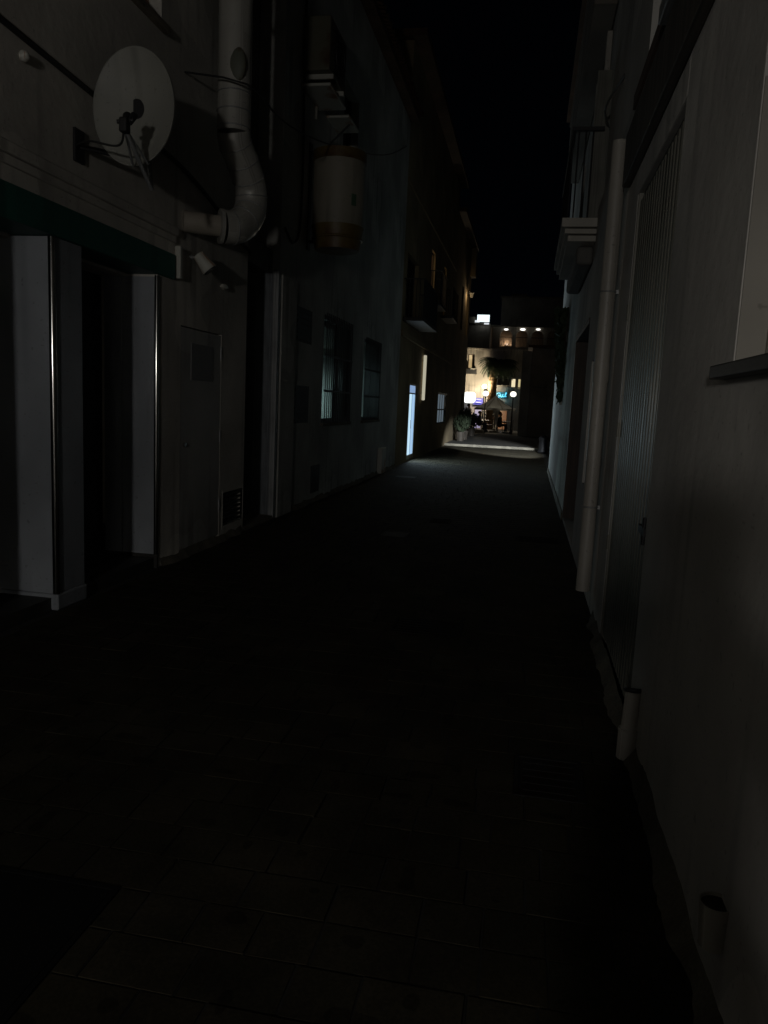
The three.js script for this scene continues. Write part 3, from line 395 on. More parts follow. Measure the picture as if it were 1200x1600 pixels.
{ // short open outlet let into the shed wall
  const c = onX(1120, 1409, RX - 0.022), y = c.y, t = thing('wall_outlet', 'short plastered outlet with dark open top low on the shed wall', 'pipe', [c.x, y - 0.13, c.z]);
  part('pipe', [new THREE.CylinderGeometry(0.046, 0.036, 0.13, 24, 1, true).translate(c.x, y - 0.065, c.z), new THREE.CylinderGeometry(0.042, 0.034, 0.12, 20, 1, true).translate(c.x, y - 0.06, c.z), new THREE.RingGeometry(0.042, 0.046, 24).rotateX(-Math.PI / 2).translate(c.x, y, c.z)], new THREE.MeshStandardMaterial({ color: C(0.6, 0.58, 0.54), map: stuccoTex, roughness: 0.95, side: THREE.DoubleSide }), t);
  part('dark_mouth_disc', new THREE.CylinderGeometry(0.042, 0.042, 0.01, 20).translate(c.x, y - 0.014, c.z), std(0.03, 0.027, 0.02), t);  // dark disc stands in for the shade inside the open top
}
{ // ribbed sheet gate
  const t = thing('sheet_gate', 'rusty grey-green gate of narrow vertical metal slats in the shed', 'gate', [RX, 0, -4.8]);
  const m2 = std(0.29, 0.3, 0.26, { map: stuccoTex, roughness: 0.45, metalness: 0.25 });
  part('sheet', box(RX + 0.034, RX + 0.05, 0.05, 3.13, -5.64, -4.01), M.plinth, t);  // dark backing stands in for shade in the gaps between slats
  for (let k = 0; k < 16; k++) { const z = -5.6 + k * 0.1; part('slat', box(RX + 0.014, RX + 0.033, 0.08, 3.08, z, z + 0.066, 0.008), k % 5 ? M.shed : m2, t); }
  for (const [a, b] of [[-5.65, -5.61], [-4.04, -4.005]]) part('stile', box(RX + 0.004, RX + 0.06, 0.02, 3.13, a, b), M.shed, t);
  for (const [y, z] of [[0.75, -5.62], [1.55, -5.62], [2.35, -5.62]]) part('hinge', cyl(V(RX, y - 0.05, z), V(RX, y + 0.05, z), 0.012), M.shed, t);
  part('bolt', [box(RX - 0.01, RX + 0.02, 1.05, 1.09, -4.2, -4.02), cyl(V(RX, 1.0, -4.06), V(RX, 1.14, -4.06), 0.012)], M.iron, t);
}
{ const t = thing('pipe_stub', 'short broken white pipe standing at the foot of the shed gate', 'pipe', [RX - 0.04, 0, -3.85]); part('pipe', cyl(V(RX - 0.035, 0.14, -3.72), V(RX - 0.03, 0.34, -3.72), 0.04, 0.038, 18), M.pvc, t); part('socket', [cyl(V(RX - 0.035, 0.0, -3.72), V(RX - 0.035, 0.15, -3.72), 0.05, 0.05, 18)], M.pvc, t); part('torn_collar', [new THREE.TorusGeometry(0.036, 0.012, 6, 14, 4.2).rotateX(1.3).translate(RX - 0.03, 0.345, -3.72)], M.black, t); }
{ const t = thing('downpipe', 'thick cream downpipe strapped to the wall past the gate', 'downpipe', [RX - 0.08, 0, -6.42]); const z = -6.42, x = RX - 0.08; part('pipe', cyl(V(x, 0.2, z), V(x, 3.72, z), 0.058, 0.058, 24), M.pvc, t); part('socket', cyl(V(x, 1.9, z), V(x, 2.05, z), 0.064, 0.064, 24), M.pvc, t); for (const y of [0.9, 2.6]) part('clip', [new THREE.TorusGeometry(0.062, 0.007, 6, 20).rotateX(Math.PI / 2).translate(x, y, z), box(x + 0.06, RX + 0.01, y - 0.015, y + 0.015, z - 0.02, z + 0.02)], M.zinc, t); }
// ───────────── right row: balcony house ─────────────
const bh = thing('balcony_house', 'white balcony house with brown recessed door catching blue light', 'building', [RX, 0, -13]);
part('wall', [wallZ(RX, RX + 0.35, -21.3, -6.31, 0, 4.0, [[-12.0, -9.4, 0.05, 2.75], [-8.6, -7.4, 0.9, 2.2]]), wallZ(RX + 0.06, RX + 0.4, -21.3, -6.31, 4.0, 9, [[-12, -10.6, 4.1, 6.2], [-15.5, -14.5, 4.6, 6.2]])], M.houseWall, bh);
part('back_wall', [box(5, 5.3, 0, 9, -21.3, -6.31), box(RX + 0.41, 5, 0, 8.98, -21.3, -21.1), box(RX + 0.41, 5, 4.02, 8.98, -6.6, -6.31)], M.houseWall, bh); part('roof', box(RX - 0.2, 5.3, 9, 9.15, -21.4, -6.3), M.roof, bh);
{ const d = part('door', [box(RX + 0.2, RX + 0.26, 0.05, 2.75, -12, -9.4)], M.wood, bh); for (let k = 0; k < 8; k++) part('plank', box(RX + 0.18, RX + 0.199, 0.08, 2.72, -11.97 + k * 0.322, -11.665 + k * 0.322, 0.006), M.wood, d); part('door_frame', [box(RX - 0.01, RX + 0.18, 0.05, 2.75, -12.0, -11.92), box(RX - 0.01, RX + 0.18, 2.68, 2.75, -11.92, -9.4)], M.wood, bh);
  const w = part('shutter', box(RX + 0.1, RX + 0.16, 0.9, 2.2, -8.6, -7.4), M.darkDoor, bh); for (let k = 0; k < 10; k++) part('slat', box(RX + 0.08, RX + 0.1, 0.95 + k * 0.125, 1.03 + k * 0.125, -8.55, -7.45), M.darkDoor, w);
  const f = part('french_window', [box(RX + 0.2, RX + 0.26, 4.1, 6.2, -12, -10.6)], M.darkDoor, bh); part('pane', [box(RX + 0.19, RX + 0.2, 4.3, 6.1, -11.9, -11.35), box(RX + 0.19, RX + 0.2, 4.3, 6.1, -11.25, -10.7)], M.glassDark, f); for (const z of [-10.6, -12.15]) part('architrave', box(RX, RX + 0.06, 4.1, 6.3, z, z + 0.15), M.whiteWall, bh);
  const g = part('window', box(RX + 0.2, RX + 0.26, 4.6, 6.2, -15.5, -14.5), M.darkDoor, bh); part('pane', box(RX + 0.19, RX + 0.2, 4.7, 6.1, -15.4, -14.6), M.glassDark, g); part('kerb_course', box(RX - 0.03, RX, 0, 0.12, -21.2, -12.02, 0.01), M.stone, bh); }
{ const t = thing('moulded_balcony', 'white balcony slab with stepped mouldings on the balcony house', 'balcony', [RX, 3.5, -10.5]);
  [[0.22, 3.88, 3.78], [0.26, 3.765, 3.71], [0.3, 3.695, 3.63]].forEach(([x, y1, y0], i) => part('moulding', box(x, RX, y0, y1, -12.4 + i * 0.04, -9.5 - i * 0.03, 0.006), M.whiteWall, t)); part('corbel', box(0.42, RX, 3.4, 3.62, -12.2, -9.75, 0.05), M.deepWall, t);
  for (let k = 0; k < 20; k++) part('bar', cyl(V(0.28, 3.88, -12.35 + k * 0.148), V(0.28, 4.84, -12.35 + k * 0.148), 0.01, 0.01, 6), M.iron, t); for (let k = 0; k < 3; k++) part('bar', cyl(V(0.34 + k * 0.08, 3.88, -9.55), V(0.34 + k * 0.08, 4.84, -9.55), 0.01, 0.01, 6), M.iron, t); part('handrail', [box(0.26, 0.31, 4.84, 4.88, -12.38, -9.52), box(0.31, RX, 4.84, 4.88, -9.57, -9.52)], M.iron, t);
  part('screen', [box(0.5, RX + 0.05, 3.89, 5.5, -9.62, -9.58)], std(0.2, 0.2, 0.17, { map: metalTex, roughness: 0.6 }), t); }
{ const t = thing('upper_balcony', 'dark panelled balcony high on the balcony house', 'balcony', [RX, 6.2, -13]); part('slab', box(0.4, RX + 0.05, 6.3, 6.45, -17, -9.8, 0.02), M.darkWall, t); for (let k = 0; k < 5; k++) part('panel', box(0.42, 0.45, 6.48, 7.4, -16.95 + k * 1.43, -15.56 + k * 1.43), M.darkWall, t); part('end_panel', box(0.45, RX + 0.05, 6.48, 7.4, -9.85, -9.82), M.deepWall, t); part('handrail', box(0.4, 0.46, 7.4, 7.44, -17, -9.8), M.iron, t); }
solo('wall_wire', 'thin pale wire crossing between the roofs above the downpipe', 'wire', [tube([V(RX + 0.06, 4.9, -8.2), V(RX - 0.05, 4.86, -8.9), V(RX + 0.06, 4.9, -9.7)], 0.012, 20, 6)], M.zinc, [RX, 4.86, -9]);
{ // hanging climber against the blue-lit wall
  const t = thing('hanging_climber', 'dark ragged climbing plant hanging on the balcony house wall', 'plant', [RX, 1.85, -15.6]);
  const leaf = []; for (let k = 0; k < 620; k++) { const y = 1.85 + Math.pow(rnd(), 0.85) * 1.75, w = 0.05 + 0.1 * (y - 1.85), g = new THREE.PlaneGeometry(rr(0.05, 0.1), rr(0.09, 0.17), 1, 2); const q = g.attributes.position; for (let i = 0; i < q.count; i++) if (Math.abs(q.getY(i)) > 0.02) q.setX(i, q.getX(i) * 0.3); g.rotateX(rr(-0.8, 0.8)).rotateY(rr(0, 6.3)).rotateZ(rr(-0.7, 0.7)).translate(RX - 0.03 - rnd() * w, y, -15.6 + rr(-0.5, 0.45) * (0.5 + 0.25 * (y - 1.85))); leaf.push(g); }
  part('leaves', leaf, std(0.035, 0.055, 0.025, { side: THREE.DoubleSide, roughness: 0.7 }), t); part('stem', [tube([V(RX - 0.02, 1.86, -15.6), V(RX - 0.05, 2.5, -15.55), V(RX - 0.02, 3.65, -15.65)], 0.018, 20, 6), tube([V(RX - 0.02, 2.3, -15.58), V(RX - 0.04, 2.9, -15.3), V(RX - 0.02, 3.5, -15.2)], 0.012, 16, 6)], M.wood, t); part('wall_bracket', box(RX - 0.06, RX, 1.78, 1.84, -15.65, -15.55), M.plastic, t); }
solo('bollard', 'squat dark bollard standing before the step at the alley end', 'bollard', [new THREE.LatheGeometry([[0, 0], [0.2, 0], [0.2, 0.06], [0.17, 0.1], [0.16, 0.5], [0.19, 0.54], [0.17, 0.62], [0.09, 0.68], [0, 0.7]].map((p) => new THREE.Vector2(...p)), 24).translate(0.62, 0, -30.8)], M.iron, [0.62, 0, -30.8]);
// ───────────── square at the end: right-hand house, café front, arcade building ─────────────
{
  const t = thing('dark_house', 'plain dark house beside the square with a pale corner pilaster', 'building', [3, 0.1, -48]);
  part('wall', [box(-0.05, 9, 0.1, 5.2, -56, -46)], M.darkWall, t); part('pilaster', box(-0.6, -0.05, 0.1, 5.0, -46.6, -45.95, 0.02), M.greyWall, t); part('band', box(-0.1, 9, 3.0, 3.12, -45.999, -45.9), M.darkWall, t); part('roof', box(-0.3, 9.2, 5.2, 5.35, -56, -45.8), M.roof, t);
  const g = thing('garage_annex', 'low dark annex wall closing the gap behind the bollard', 'building', [5, 0, -30]); part('wall', box(1.1, 9, 0, 4.6, -31.5, -31), M.darkWall, g); part('coping', box(1.05, 9, 4.6, 4.7, -31.55, -30.95), M.stone, g);
}
const cafe = thing('cafe_building', 'white two-storey cafe building with lit ground floor facing the square', 'building', [-4, 0.1, -58]);
const CZ = -58, FP = (px, py) => onZ(px, py, CZ);
{
  const p0 = FP(732, 553), p1 = FP(741, 575), d0 = FP(741, 637), d1 = FP(752, 657), o0 = FP(779, 637), o1 = FP(792, 657);
  part('wall', [wallX(CZ - 0.3, CZ, -12, 0.6, 0.1, 5.85, [[p0.x, p1.x, p1.y, p0.y], [d0.x, d1.x, 0.12, d0.y], [o0.x, o1.x, 0.12, o0.y], [FP(798, 600).x, FP(806, 600).x, FP(800, 606).y, FP(800, 591).y], [FP(808.5, 600).x, FP(814, 600).x, FP(800, 607).y, FP(800, 591).y]])], M.farWall, cafe);
  part('side_wall', [box(-12, 0.6, 0.1, 5.85, CZ - 6, CZ - 5.8), box(-12, 0.6, 3.0, 3.1, CZ - 5.8, CZ - 0.31)], M.farWall, cafe); part('cornice', [box(-12.1, 0.7, 5.85, 5.98, CZ - 6, CZ + 0.15, 0.02), box(-12, 0.6, 3.15, 3.25, CZ, CZ + 0.06, 0.01)], M.farWall, cafe);
  const lw = (a, b, c, d, col, k, n) => { const w = part('window', [box(a, a + 0.05, c, d, CZ - 0.2, CZ - 0.1), box(b - 0.05, b, c, d, CZ - 0.2, CZ - 0.1), box(a + 0.05, b - 0.05, d - 0.05, d, CZ - 0.2, CZ - 0.1)], M.wood, cafe); part('lit_pane_window', box(a + 0.05, b - 0.05, c, d - 0.05, CZ - 0.16, CZ - 0.15), glow(...col, k), w); panelLight(V((a + b) / 2, (c + d) / 2, CZ - 0.09), V(0, 0, 1), b - a - 0.1, d - c - 0.1, col, k, w); void n; };
  lw(p0.x + 0.0, p1.x - 0.15, p1.y, p0.y, [1, 0.72, 0.35], 0.45); lw(d0.x, d1.x, 0.12, d0.y, [0.38, 0.36, 0.85], 0.3); lw(o0.x, o1.x, 0.12, o0.y, [1, 0.4, 0.14], 0.16);
  lw(FP(798, 600).x, FP(806, 600).x, FP(800, 606).y, FP(800, 591).y, [1, 0.86, 0.55], 0.85); lw(FP(808.5, 600).x, FP(814, 600).x, FP(800, 607).y, FP(800, 591).y, [1, 0.84, 0.42], 0.55);
  const b = part('balcony', [box(p0.x - 0.3, p1.x + 0.2, p1.y - 0.45, p1.y - 0.1, CZ + 0.001, CZ + 0.5)], M.black, cafe); part('planter_edge', box(p1.x - 0.25, p1.x + 0.15, p1.y - 0.12, p1.y - 0.06, CZ + 0.42, CZ + 0.56), M.plastic, b);
  const aw = part('awning', [box(FP(772, 597).x, FP(797, 597).x, FP(785, 602).y, FP(785, 592).y, CZ + 0.01, CZ + 0.7)], M.black, cafe); void aw;
}
function blob(a, b) { const s = new THREE.Shape(), w = b.x - a.x, h = a.y - b.y, r = Math.min(w, h) * 0.34; s.moveTo(r, 0); s.lineTo(w - r, 0); s.absarc(w - r, r, r, -Math.PI / 2, 0); s.lineTo(w, h - r); s.absarc(w - r, h - r, r, 0, Math.PI / 2); s.lineTo(r, h); s.absarc(r, h - r, r, Math.PI / 2, Math.PI); s.lineTo(0, r); s.absarc(r, r, r, Math.PI, Math.PI * 1.5); return new THREE.ExtrudeGeometry(s, { depth: 0.15, bevelEnabled: false, curveSegments: 8 }).translate(a.x, b.y, -57.35); }
{ // overexposed white-blue sign with striped blue tail
  const a = onZ(724, 612, -57.2), b = onZ(742.5, 630, -57.2), t = thing('light_box_sign', 'glaring white and blue round-cornered light box sign on the cafe', 'sign', [a.x, b.y, -57.3]);
  part('lit_sign_face', blob(a, b), glow(0.86, 0.93, 1, 1.7), t); panelLight(V((a.x + b.x) / 2, (a.y + b.y) / 2, -57.19), V(0, 0, 1), 0.85, 0.8, [0.7, 0.8, 1], 2.2, t); part('bracket', [box(a.x + 0.2, b.x - 0.2, a.y - 0.2, a.y - 0.1, CZ, -57.35)], M.iron, t);
  const n = thing('blue_awning_bands', 'glowing blue tubes in place of a lit awning beside the light box sign', 'sign', [b.x, b.y, CZ]); for (const y of [624, 628.5]) { const p = onZ(743, y, -57.7), q = onZ(752, y + 0.7, -57.7); part('neon_tube', [cyl(V(p.x, p.y, -57.7), V(q.x, q.y, -57.7), 0.045)], glow(0.25, 0.25, 1, 0.75), n); } part('back_board', box(b.x - 0.2, b.x + 0.55, b.y - 0.1, b.y + 0.4, CZ + 0.002, CZ + 0.2), std(0.12, 0.12, 0.4), n); lampAt(V(b.x + 0.25, b.y + 0.1, -57.5), [0.3, 0.3, 1], 0.5, n, 0.1);  // glowing tubes stand in for a lit blue awning
}
{ // cyan neon script
  const t = thing('cyan_neon_sign', 'glowing cyan neon script sign over the parasol', 'sign', [onZ(784, 618, CZ).x, onZ(784, 622, CZ).y, CZ]);
  const S = (pts) => tube(pts.map(([x, y]) => onZ(x, y, CZ + 0.12)), 0.036, 40, 8);
  const m = glow(0.1, 0.72, 1, 0.95);
  part('neon_tube', S([[782, 614.6], [779, 614], [776, 616], [775.4, 618.5], [776.5, 620.6], [779.5, 620.4], [781, 618], [778.5, 617.6]]), m, t); part('neon_tube', S([[782.5, 616], [782, 619.4], [784, 620.4], [785.6, 618], [786, 615.6], [785.8, 619.6], [788, 620]]), m, t); part('neon_tube', S([[788, 620], [790, 617], [791.5, 613.6], [790.5, 613.8], [789.3, 619.4], [791.4, 619.6]]), m, t);
  part('back_board', box(onZ(773.5, 618, CZ).x, onZ(793, 618, CZ).x, onZ(784, 622.5, CZ).y, onZ(784, 612, CZ).y, CZ + 0.01, CZ + 0.05), std(0.06, 0.14, 0.16), t); lampAt(onZ(783.5, 618, CZ + 0.3), [0.15, 0.75, 1], 0.35, t, 0.08);
}
{ // bright floodlight on the façade
  const c = onZ(757, 604, -56.2), t = thing('wall_floodlight', 'bright warm flood lamp on a pole washing the white cafe wall', 'lamp', [c.x, 0.1, c.z]);
  part('bulb', ball(c, 0.2, 1, 0.9, 0.8), glow(1, 0.88, 0.55, 2.5), t); part('pole', [cyl(V(c.x, 0.1, c.z), V(c.x, c.y - 0.12, c.z), 0.05, 0.035)], M.iron, t); lampAt(c, [1, 0.83, 0.58], 32.0, t, 0.16);
}
function globeLamp(px, py, z, lab, cd) {
  const c = onZ(px, py, z), t = thing('globe_street_lamp', lab, 'street lamp', [c.x, 0.1, z], 'globe lamps on the square');
  part('globe_bulb', ball(c, 0.19, 1, 0.92, 1, 24), glow(1, 0.97, 0.82, 1.6), t); part('cap', [new THREE.ConeGeometry(0.17, 0.14, 20).translate(c.x, c.y + 0.24, z)], M.iron, t); part('post', [cyl(V(c.x, 0.1, z), V(c.x, c.y - 0.17, z), 0.06, 0.035), cyl(V(c.x, 0.1, z), V(c.x, 0.4, z), 0.11, 0.07), cyl(V(c.x, c.y - 0.22, z), V(c.x, c.y - 0.16, z), 0.04, 0.1)], M.iron, t); lampAt(c, [1, 0.9, 0.7], cd, t, 0.16);
}
globeLamp(759, 615, -48.3, 'glowing globe street lamp beside the bright floodlight', 0.7); globeLamp(802, 616, -48.3, 'glowing globe street lamp beside the two lit cafe windows', 0.7);
{ // palm
  const z = -56.5, b = onZ(768, 600, z), top = onZ(773, 566, z), t = thing('palm_tree', 'dark bushy palm tree with a thick warm-lit trunk', 'palm tree', [b.x, 0.1, z]);
  const tr = []; for (let k = 0; k < 22; k++) { const s = k / 22, y = 0.1 + s * (top.y - 0.1); tr.push(new THREE.CylinderGeometry(0.34 - 0.02 * s, 0.27, (top.y - 0.1) / 20, 16).translate(b.x + s * (top.x - b.x), y + 0.1, z)); } part('trunk', tr, std(0.26, 0.18, 0.1, { map: stoneTex, roughness: 0.95 }), t);
  const leaf = []; for (let k = 0; k < 110; k++) { const a = k * 2.39996, e = 0.95 - 1.25 * ((k % 16) / 16), len = rr(1.25, 1.75), side = V(-Math.sin(a), 0, Math.cos(a)); let p = V(top.x + 0.35, top.y - 0.15, z), ang = e; const st = 15; for (let i = 0; i < st; i++) { const d = V(Math.cos(a) * Math.cos(ang), Math.sin(ang), Math.sin(a) * Math.cos(ang)), q = p.clone().addScaledVector(d, len / st), w = 0.34 * Math.sin(Math.PI * (0.12 + 0.83 * i / st)); for (const s of [-1, 1]) for (let j = 0; j < 2; j++) { const r0 = p.clone().lerp(q, j * 0.5), tip = r0.clone().addScaledVector(side, s * w).addScaledVector(d, w * 0.55).add(V(0, -w * 0.5, 0)), r1 = r0.clone().addScaledVector(d, 0.035); const g = new THREE.BufferGeometry(); g.setAttribute('position', new THREE.Float32BufferAttribute([...r0.toArray(), ...r1.toArray(), ...tip.toArray()], 3)); g.computeVertexNormals(); leaf.push(g); } leaf.push(cyl(p, q, 0.02, 0.016, 4).toNonIndexed()); p = q; ang -= 0.11; } }
  part('crown', leaf, std(0.04, 0.06, 0.035, { side: THREE.DoubleSide, roughness: 0.6 }), t);
}
{ // parasol
  const z = -50, a = onZ(742, 636, z), b = onZ(806, 640, z), top = onZ(776, 617.5, z), cx = (a.x + b.x) / 2, y0 = (a.y + b.y) / 2, R = (b.x - a.x) / 2, t = thing('cafe_parasol', 'big grey open parasol over the cafe tables', 'parasol', [cx, 0.1, z]);
  const g = new THREE.ConeGeometry(R * 1.04, top.y - y0, 8, 4, true); { const p = g.attributes.position; for (let i = 0; i < p.count; i++) { const s = (p.getY(i) + (top.y - y0) / 2) / (top.y - y0); p.setY(i, p.getY(i) - 0.14 * Math.sin(Math.PI * s) * 1); } g.computeVertexNormals(); }
  part('canopy', [g.translate(cx, (top.y + y0) / 2, z)], new THREE.MeshPhysicalMaterial({ color: C(0.3, 0.29, 0.26), roughness: 1, transmission: 0.3, thickness: 0, side: THREE.DoubleSide }), t);
  for (let k = 0; k < 8; k++) { const q = k * Math.PI / 4 + Math.PI / 8; part('rib', cyl(V(cx, top.y - 0.1, z), V(cx + Math.sin(q) * R, y0 + 0.0, z + Math.cos(q) * R), 0.012, 0.012, 5), M.wood, t); part('valance', box(-R * 0.4, R * 0.4, -0.14, 0, -0.006, 0.006).rotateY(k * Math.PI / 4).translate(cx + Math.sin(k * Math.PI / 4) * R * 0.955, y0 + 0.01, z + Math.cos(k * Math.PI / 4) * R * 0.955), std(0.3, 0.29, 0.26), t); }
  part('pole', cyl(V(cx, 0.1, z), V(cx, top.y + 0.08, z), 0.03), M.plastic, t); part('base', [cyl(V(cx, 0.1, z), V(cx, 0.2, z), 0.32, 0.28, 20)], M.stone, t);
}
// café tables and chairs
const tableAt = (px, py, z, lab) => { const c = onZ(px, py, z), t = thing('cafe_table', lab, 'table', [c.x, 0.1, z], 'cafe tables on the square'); part('table_top', [cyl(V(c.x, 0.82, z), V(c.x, 0.85, z), 0.38, 0.38, 24)], std(0.75, 0.74, 0.7, { roughness: 0.3 }), t); part('stem', cyl(V(c.x, 0.12, z), V(c.x, 0.82, z), 0.03), M.iron, t); part('foot', cyl(V(c.x, 0.1, z), V(c.x, 0.13, z), 0.24, 0.2, 20), M.iron, t); return c; };
tableAt(757, 660, -51.2, 'round white cafe table near the globe lamp by the floodlight'); tableAt(789, 660, -51, 'round white cafe table beside the seated person in dark clothes'); tableAt(741, 662, -53.5, 'round white cafe table below the light box sign');
const chairAt = (px, z, turn, lab) => { const c = onZ(px, 660, z), t = thing('cafe_chair', lab, 'chair', [c.x, 0.1, z], 'cafe chairs on the square'); const a = (g) => g.rotateY(turn).translate(c.x, 0.1, z); part('seat', a(box(-0.21, 0.21, 0.43, 0.46, -0.2, 0.2, 0.012)), M.wood, t); part('backrest', [a(box(-0.2, 0.2, 0.66, 0.85, -0.2, -0.175, 0.01))], M.wood, t); for (const [x, z2, h] of [[-0.19, -0.19, 0.85], [0.19, -0.19, 0.85], [-0.19, 0.18, 0.44], [0.19, 0.18, 0.44]]) part('leg', a(box(x - 0.015, x + 0.015, 0, h, z2 - 0.015, z2 + 0.015)), M.iron, t); };
chairAt(781, -50.6, Math.PI / 2, 'dark cafe chair under the seated person'); chairAt(765, -51.4, -Math.PI / 2, 'dark empty cafe chair at the table near the globe lamp'); chairAt(749, -51.2, Math.PI / 2, 'dark cafe chair facing the globe lamp table'); chairAt(797, -51.2, -Math.PI / 2, 'dark empty cafe chair facing the seated person');
// people: one continuous body each, from tapered bones joined by a smooth minimum
function body(bones, colorAt, n = 56) {
  let lo = V(9, 9, 9), hi = V(-9, -9, -9); for (const [a, b] of bones) for (const q of [a, b]) { lo.min(V(q[0] - q[3] - 0.05, q[1] - q[3] - 0.05, q[2] - q[3] - 0.05)); hi.max(V(q[0] + q[3] + 0.05, q[1] + q[3] + 0.05, q[2] + q[3] + 0.05)); }
  const c = lo.clone().add(hi).multiplyScalar(0.5), half = Math.max(hi.x - lo.x, hi.y - lo.y, hi.z - lo.z) / 2 * 1.1, mc = new MarchingCubes(n, new THREE.MeshStandardMaterial(), false, false, 60000);
  const dist = (x, y, z) => { let s = 0; for (const [a, b] of bones) { const bx = b[0] - a[0], by = b[1] - a[1], bz = b[2] - a[2], l = bx * bx + by * by + bz * bz || 1e-6, t = Math.max(0, Math.min(1, ((x - a[0]) * bx + (y - a[1]) * by + (z - a[2]) * bz) / l)); s += Math.exp(-(Math.hypot(x - a[0] - bx * t, y - a[1] - by * t, z - a[2] - bz * t) - a[3] - (b[3] - a[3]) * t) * 45); } return -Math.log(s) / 45; };
  for (let k = 0; k < n; k++) for (let j = 0; j < n; j++) for (let i = 0; i < n; i++) mc.field[i + j * n + k * n * n] = -Math.max(-1, Math.min(1, dist(c.x + ((i - n / 2) / (n / 2)) * half, c.y + ((j - n / 2) / (n / 2)) * half, c.z + ((k - n / 2) / (n / 2)) * half)));
  mc.isolation = 0; mc.update(); const m = mc.count, p = new Float32Array(mc.positionArray.slice(0, m * 3)), nn = new Float32Array(mc.normalArray.slice(0, m * 3)), col = new Float32Array(m * 3);
  for (let i = 0; i < m; i++) { p[i * 3] = c.x + p[i * 3] * half; p[i * 3 + 1] = c.y + p[i * 3 + 1] * half; p[i * 3 + 2] = c.z + p[i * 3 + 2] * half; const k = colorAt(p[i * 3], p[i * 3 + 1], p[i * 3 + 2]); col.set(k, i * 3); }
  const g = new THREE.BufferGeometry(); g.setAttribute('position', new THREE.BufferAttribute(p, 3)); g.setAttribute('normal', new THREE.BufferAttribute(nn, 3)); g.setAttribute('color', new THREE.BufferAttribute(col, 3)); return g;
}
const mir = (q) => [-q[0], q[1], q[2], q[3]];
function person(kind, px, z, turn, top, legs, shoe, lab, hairCol = [0.03, 0.02, 0.015]) {
  const skin = [0.45, 0.28, 0.2], sit = kind === 'sit', H = sit ? 0.47 : 0.92, f = kind === 'phone' ? V(0, 0, z) : onZ(px, 660, z), gy = kind === 'phone' ? 0.002 : 0.1;
  const hip = [0.1, H, 0, 0.1], knee = sit ? [0.1, 0.5, 0.42, 0.065] : [0.1, 0.5, kind === 'walk' ? 0.16 : 0.02, 0.065], ank = sit ? [0.1, 0.1, 0.4, 0.045] : [0.1, 0.1, kind === 'walk' ? 0.14 : 0, 0.045], ank2 = sit ? [-0.1, 0.1, 0.34, 0.045] : [-0.1, 0.12, kind === 'walk' ? -0.34 : 0, 0.045], knee2 = sit ? [-0.1, 0.5, 0.4, 0.065] : [-0.1, 0.5, kind === 'walk' ? -0.06 : 0.02, 0.065];
  const sh = H + 0.48, neck = H + 0.56, hd = H + 0.7, elb = kind === 'phone' ? [0.26, sh - 0.2, 0.16, 0.045] : [0.25, sh - 0.28, sit ? 0.06 : -0.02, 0.042], wr = kind === 'phone' ? [0.12, sh + 0.1, 0.32, 0.03] : sit ? [0.14, sh - 0.28, 0.3, 0.03] : [0.27, sh - 0.52, 0.08, 0.03], shp = [0.18, sh, 0, 0.06];
  const hand = (w) => [[w, [w[0] * 0.97, w[1] + (kind === 'phone' ? 0.07 : sit ? -0.01 : -0.09), w[2] + (sit ? 0.09 : 0.02), 0.032]]];
  const bones = [[[0, H, 0, 0.14], [0, H + 0.22, 0, 0.125]], [[0, H + 0.22, 0, 0.125], [0, sh - 0.05, -0.01, 0.14]], [[-0.12, sh, 0, 0.07], [0.12, sh, 0, 0.07]], [[0, sh, 0, 0.06], [0, neck + 0.03, 0.01, 0.05]], [[0, hd - 0.04, 0.03, 0.078], [0, hd + 0.06, 0, 0.092]], [[0, hd, 0.1, 0.016], [0, hd - 0.02, 0.115, 0.018]],
    [hip, knee], [knee, ank], [ank, [ank[0], 0.05, ank[2] + 0.16, 0.04]], [mir(hip), knee2], [knee2, ank2], [ank2, [ank2[0], 0.05, ank2[2] + 0.16, 0.04]], [shp, elb], [elb, wr], ...hand(wr), [mir(shp), mir(elb)], [mir(elb), mir(wr)], ...hand(mir(wr))];
  const t = thing('person', lab, 'person', [f.x, gy, z], kind === 'phone' ? null : 'people at the cafe'), mv = (g) => g.rotateY(turn).translate(f.x, gy, z);
  part('body', mv(body(bones, (x, y, zz) => y > neck - 0.01 ? skin : Math.abs(x) > 0.12 && y < sh - 0.4 && (!sit || zz > 0.24) && y > 0.6 ? skin : y < 0.11 ? shoe : y < H + 0.02 && !(sit && y > 0.62) ? legs : top)), new THREE.MeshStandardMaterial({ vertexColors: true, roughness: 0.85 }), t, false);
  const hr = new THREE.SphereGeometry(0.108, 18, 14, 0, 6.3, 0, 1.9); hr.scale(0.98, 1.08, 1.05).rotateX(-0.45).translate(0, hd + 0.055, -0.015); part('hair', mv(hr), std(...hairCol), t);
}
person('sit', 781, -50.6, Math.PI / 2, [0.03, 0.03, 0.035], [0.03, 0.03, 0.04], [0.7, 0.7, 0.7], 'person in dark clothes and white shoes seated under the parasol');
person('stand', 775, -53, 0.4, [0.2, 0.2, 0.2], [0.28, 0.3, 0.32], [0.1, 0.1, 0.1], 'person in grey standing beneath the parasol by the cafe front');
person('sit', 749, -51.2, Math.PI / 2, [0.1, 0.09, 0.12], [0.05, 0.05, 0.07], [0.1, 0.1, 0.1], 'person in a dark top seated at the globe lamp table');
person('stand', 731, -52, 2.4, [0.3, 0.29, 0.33], [0.12, 0.12, 0.16], [0.08, 0.08, 0.08], 'person in a pale top standing below the light box sign');
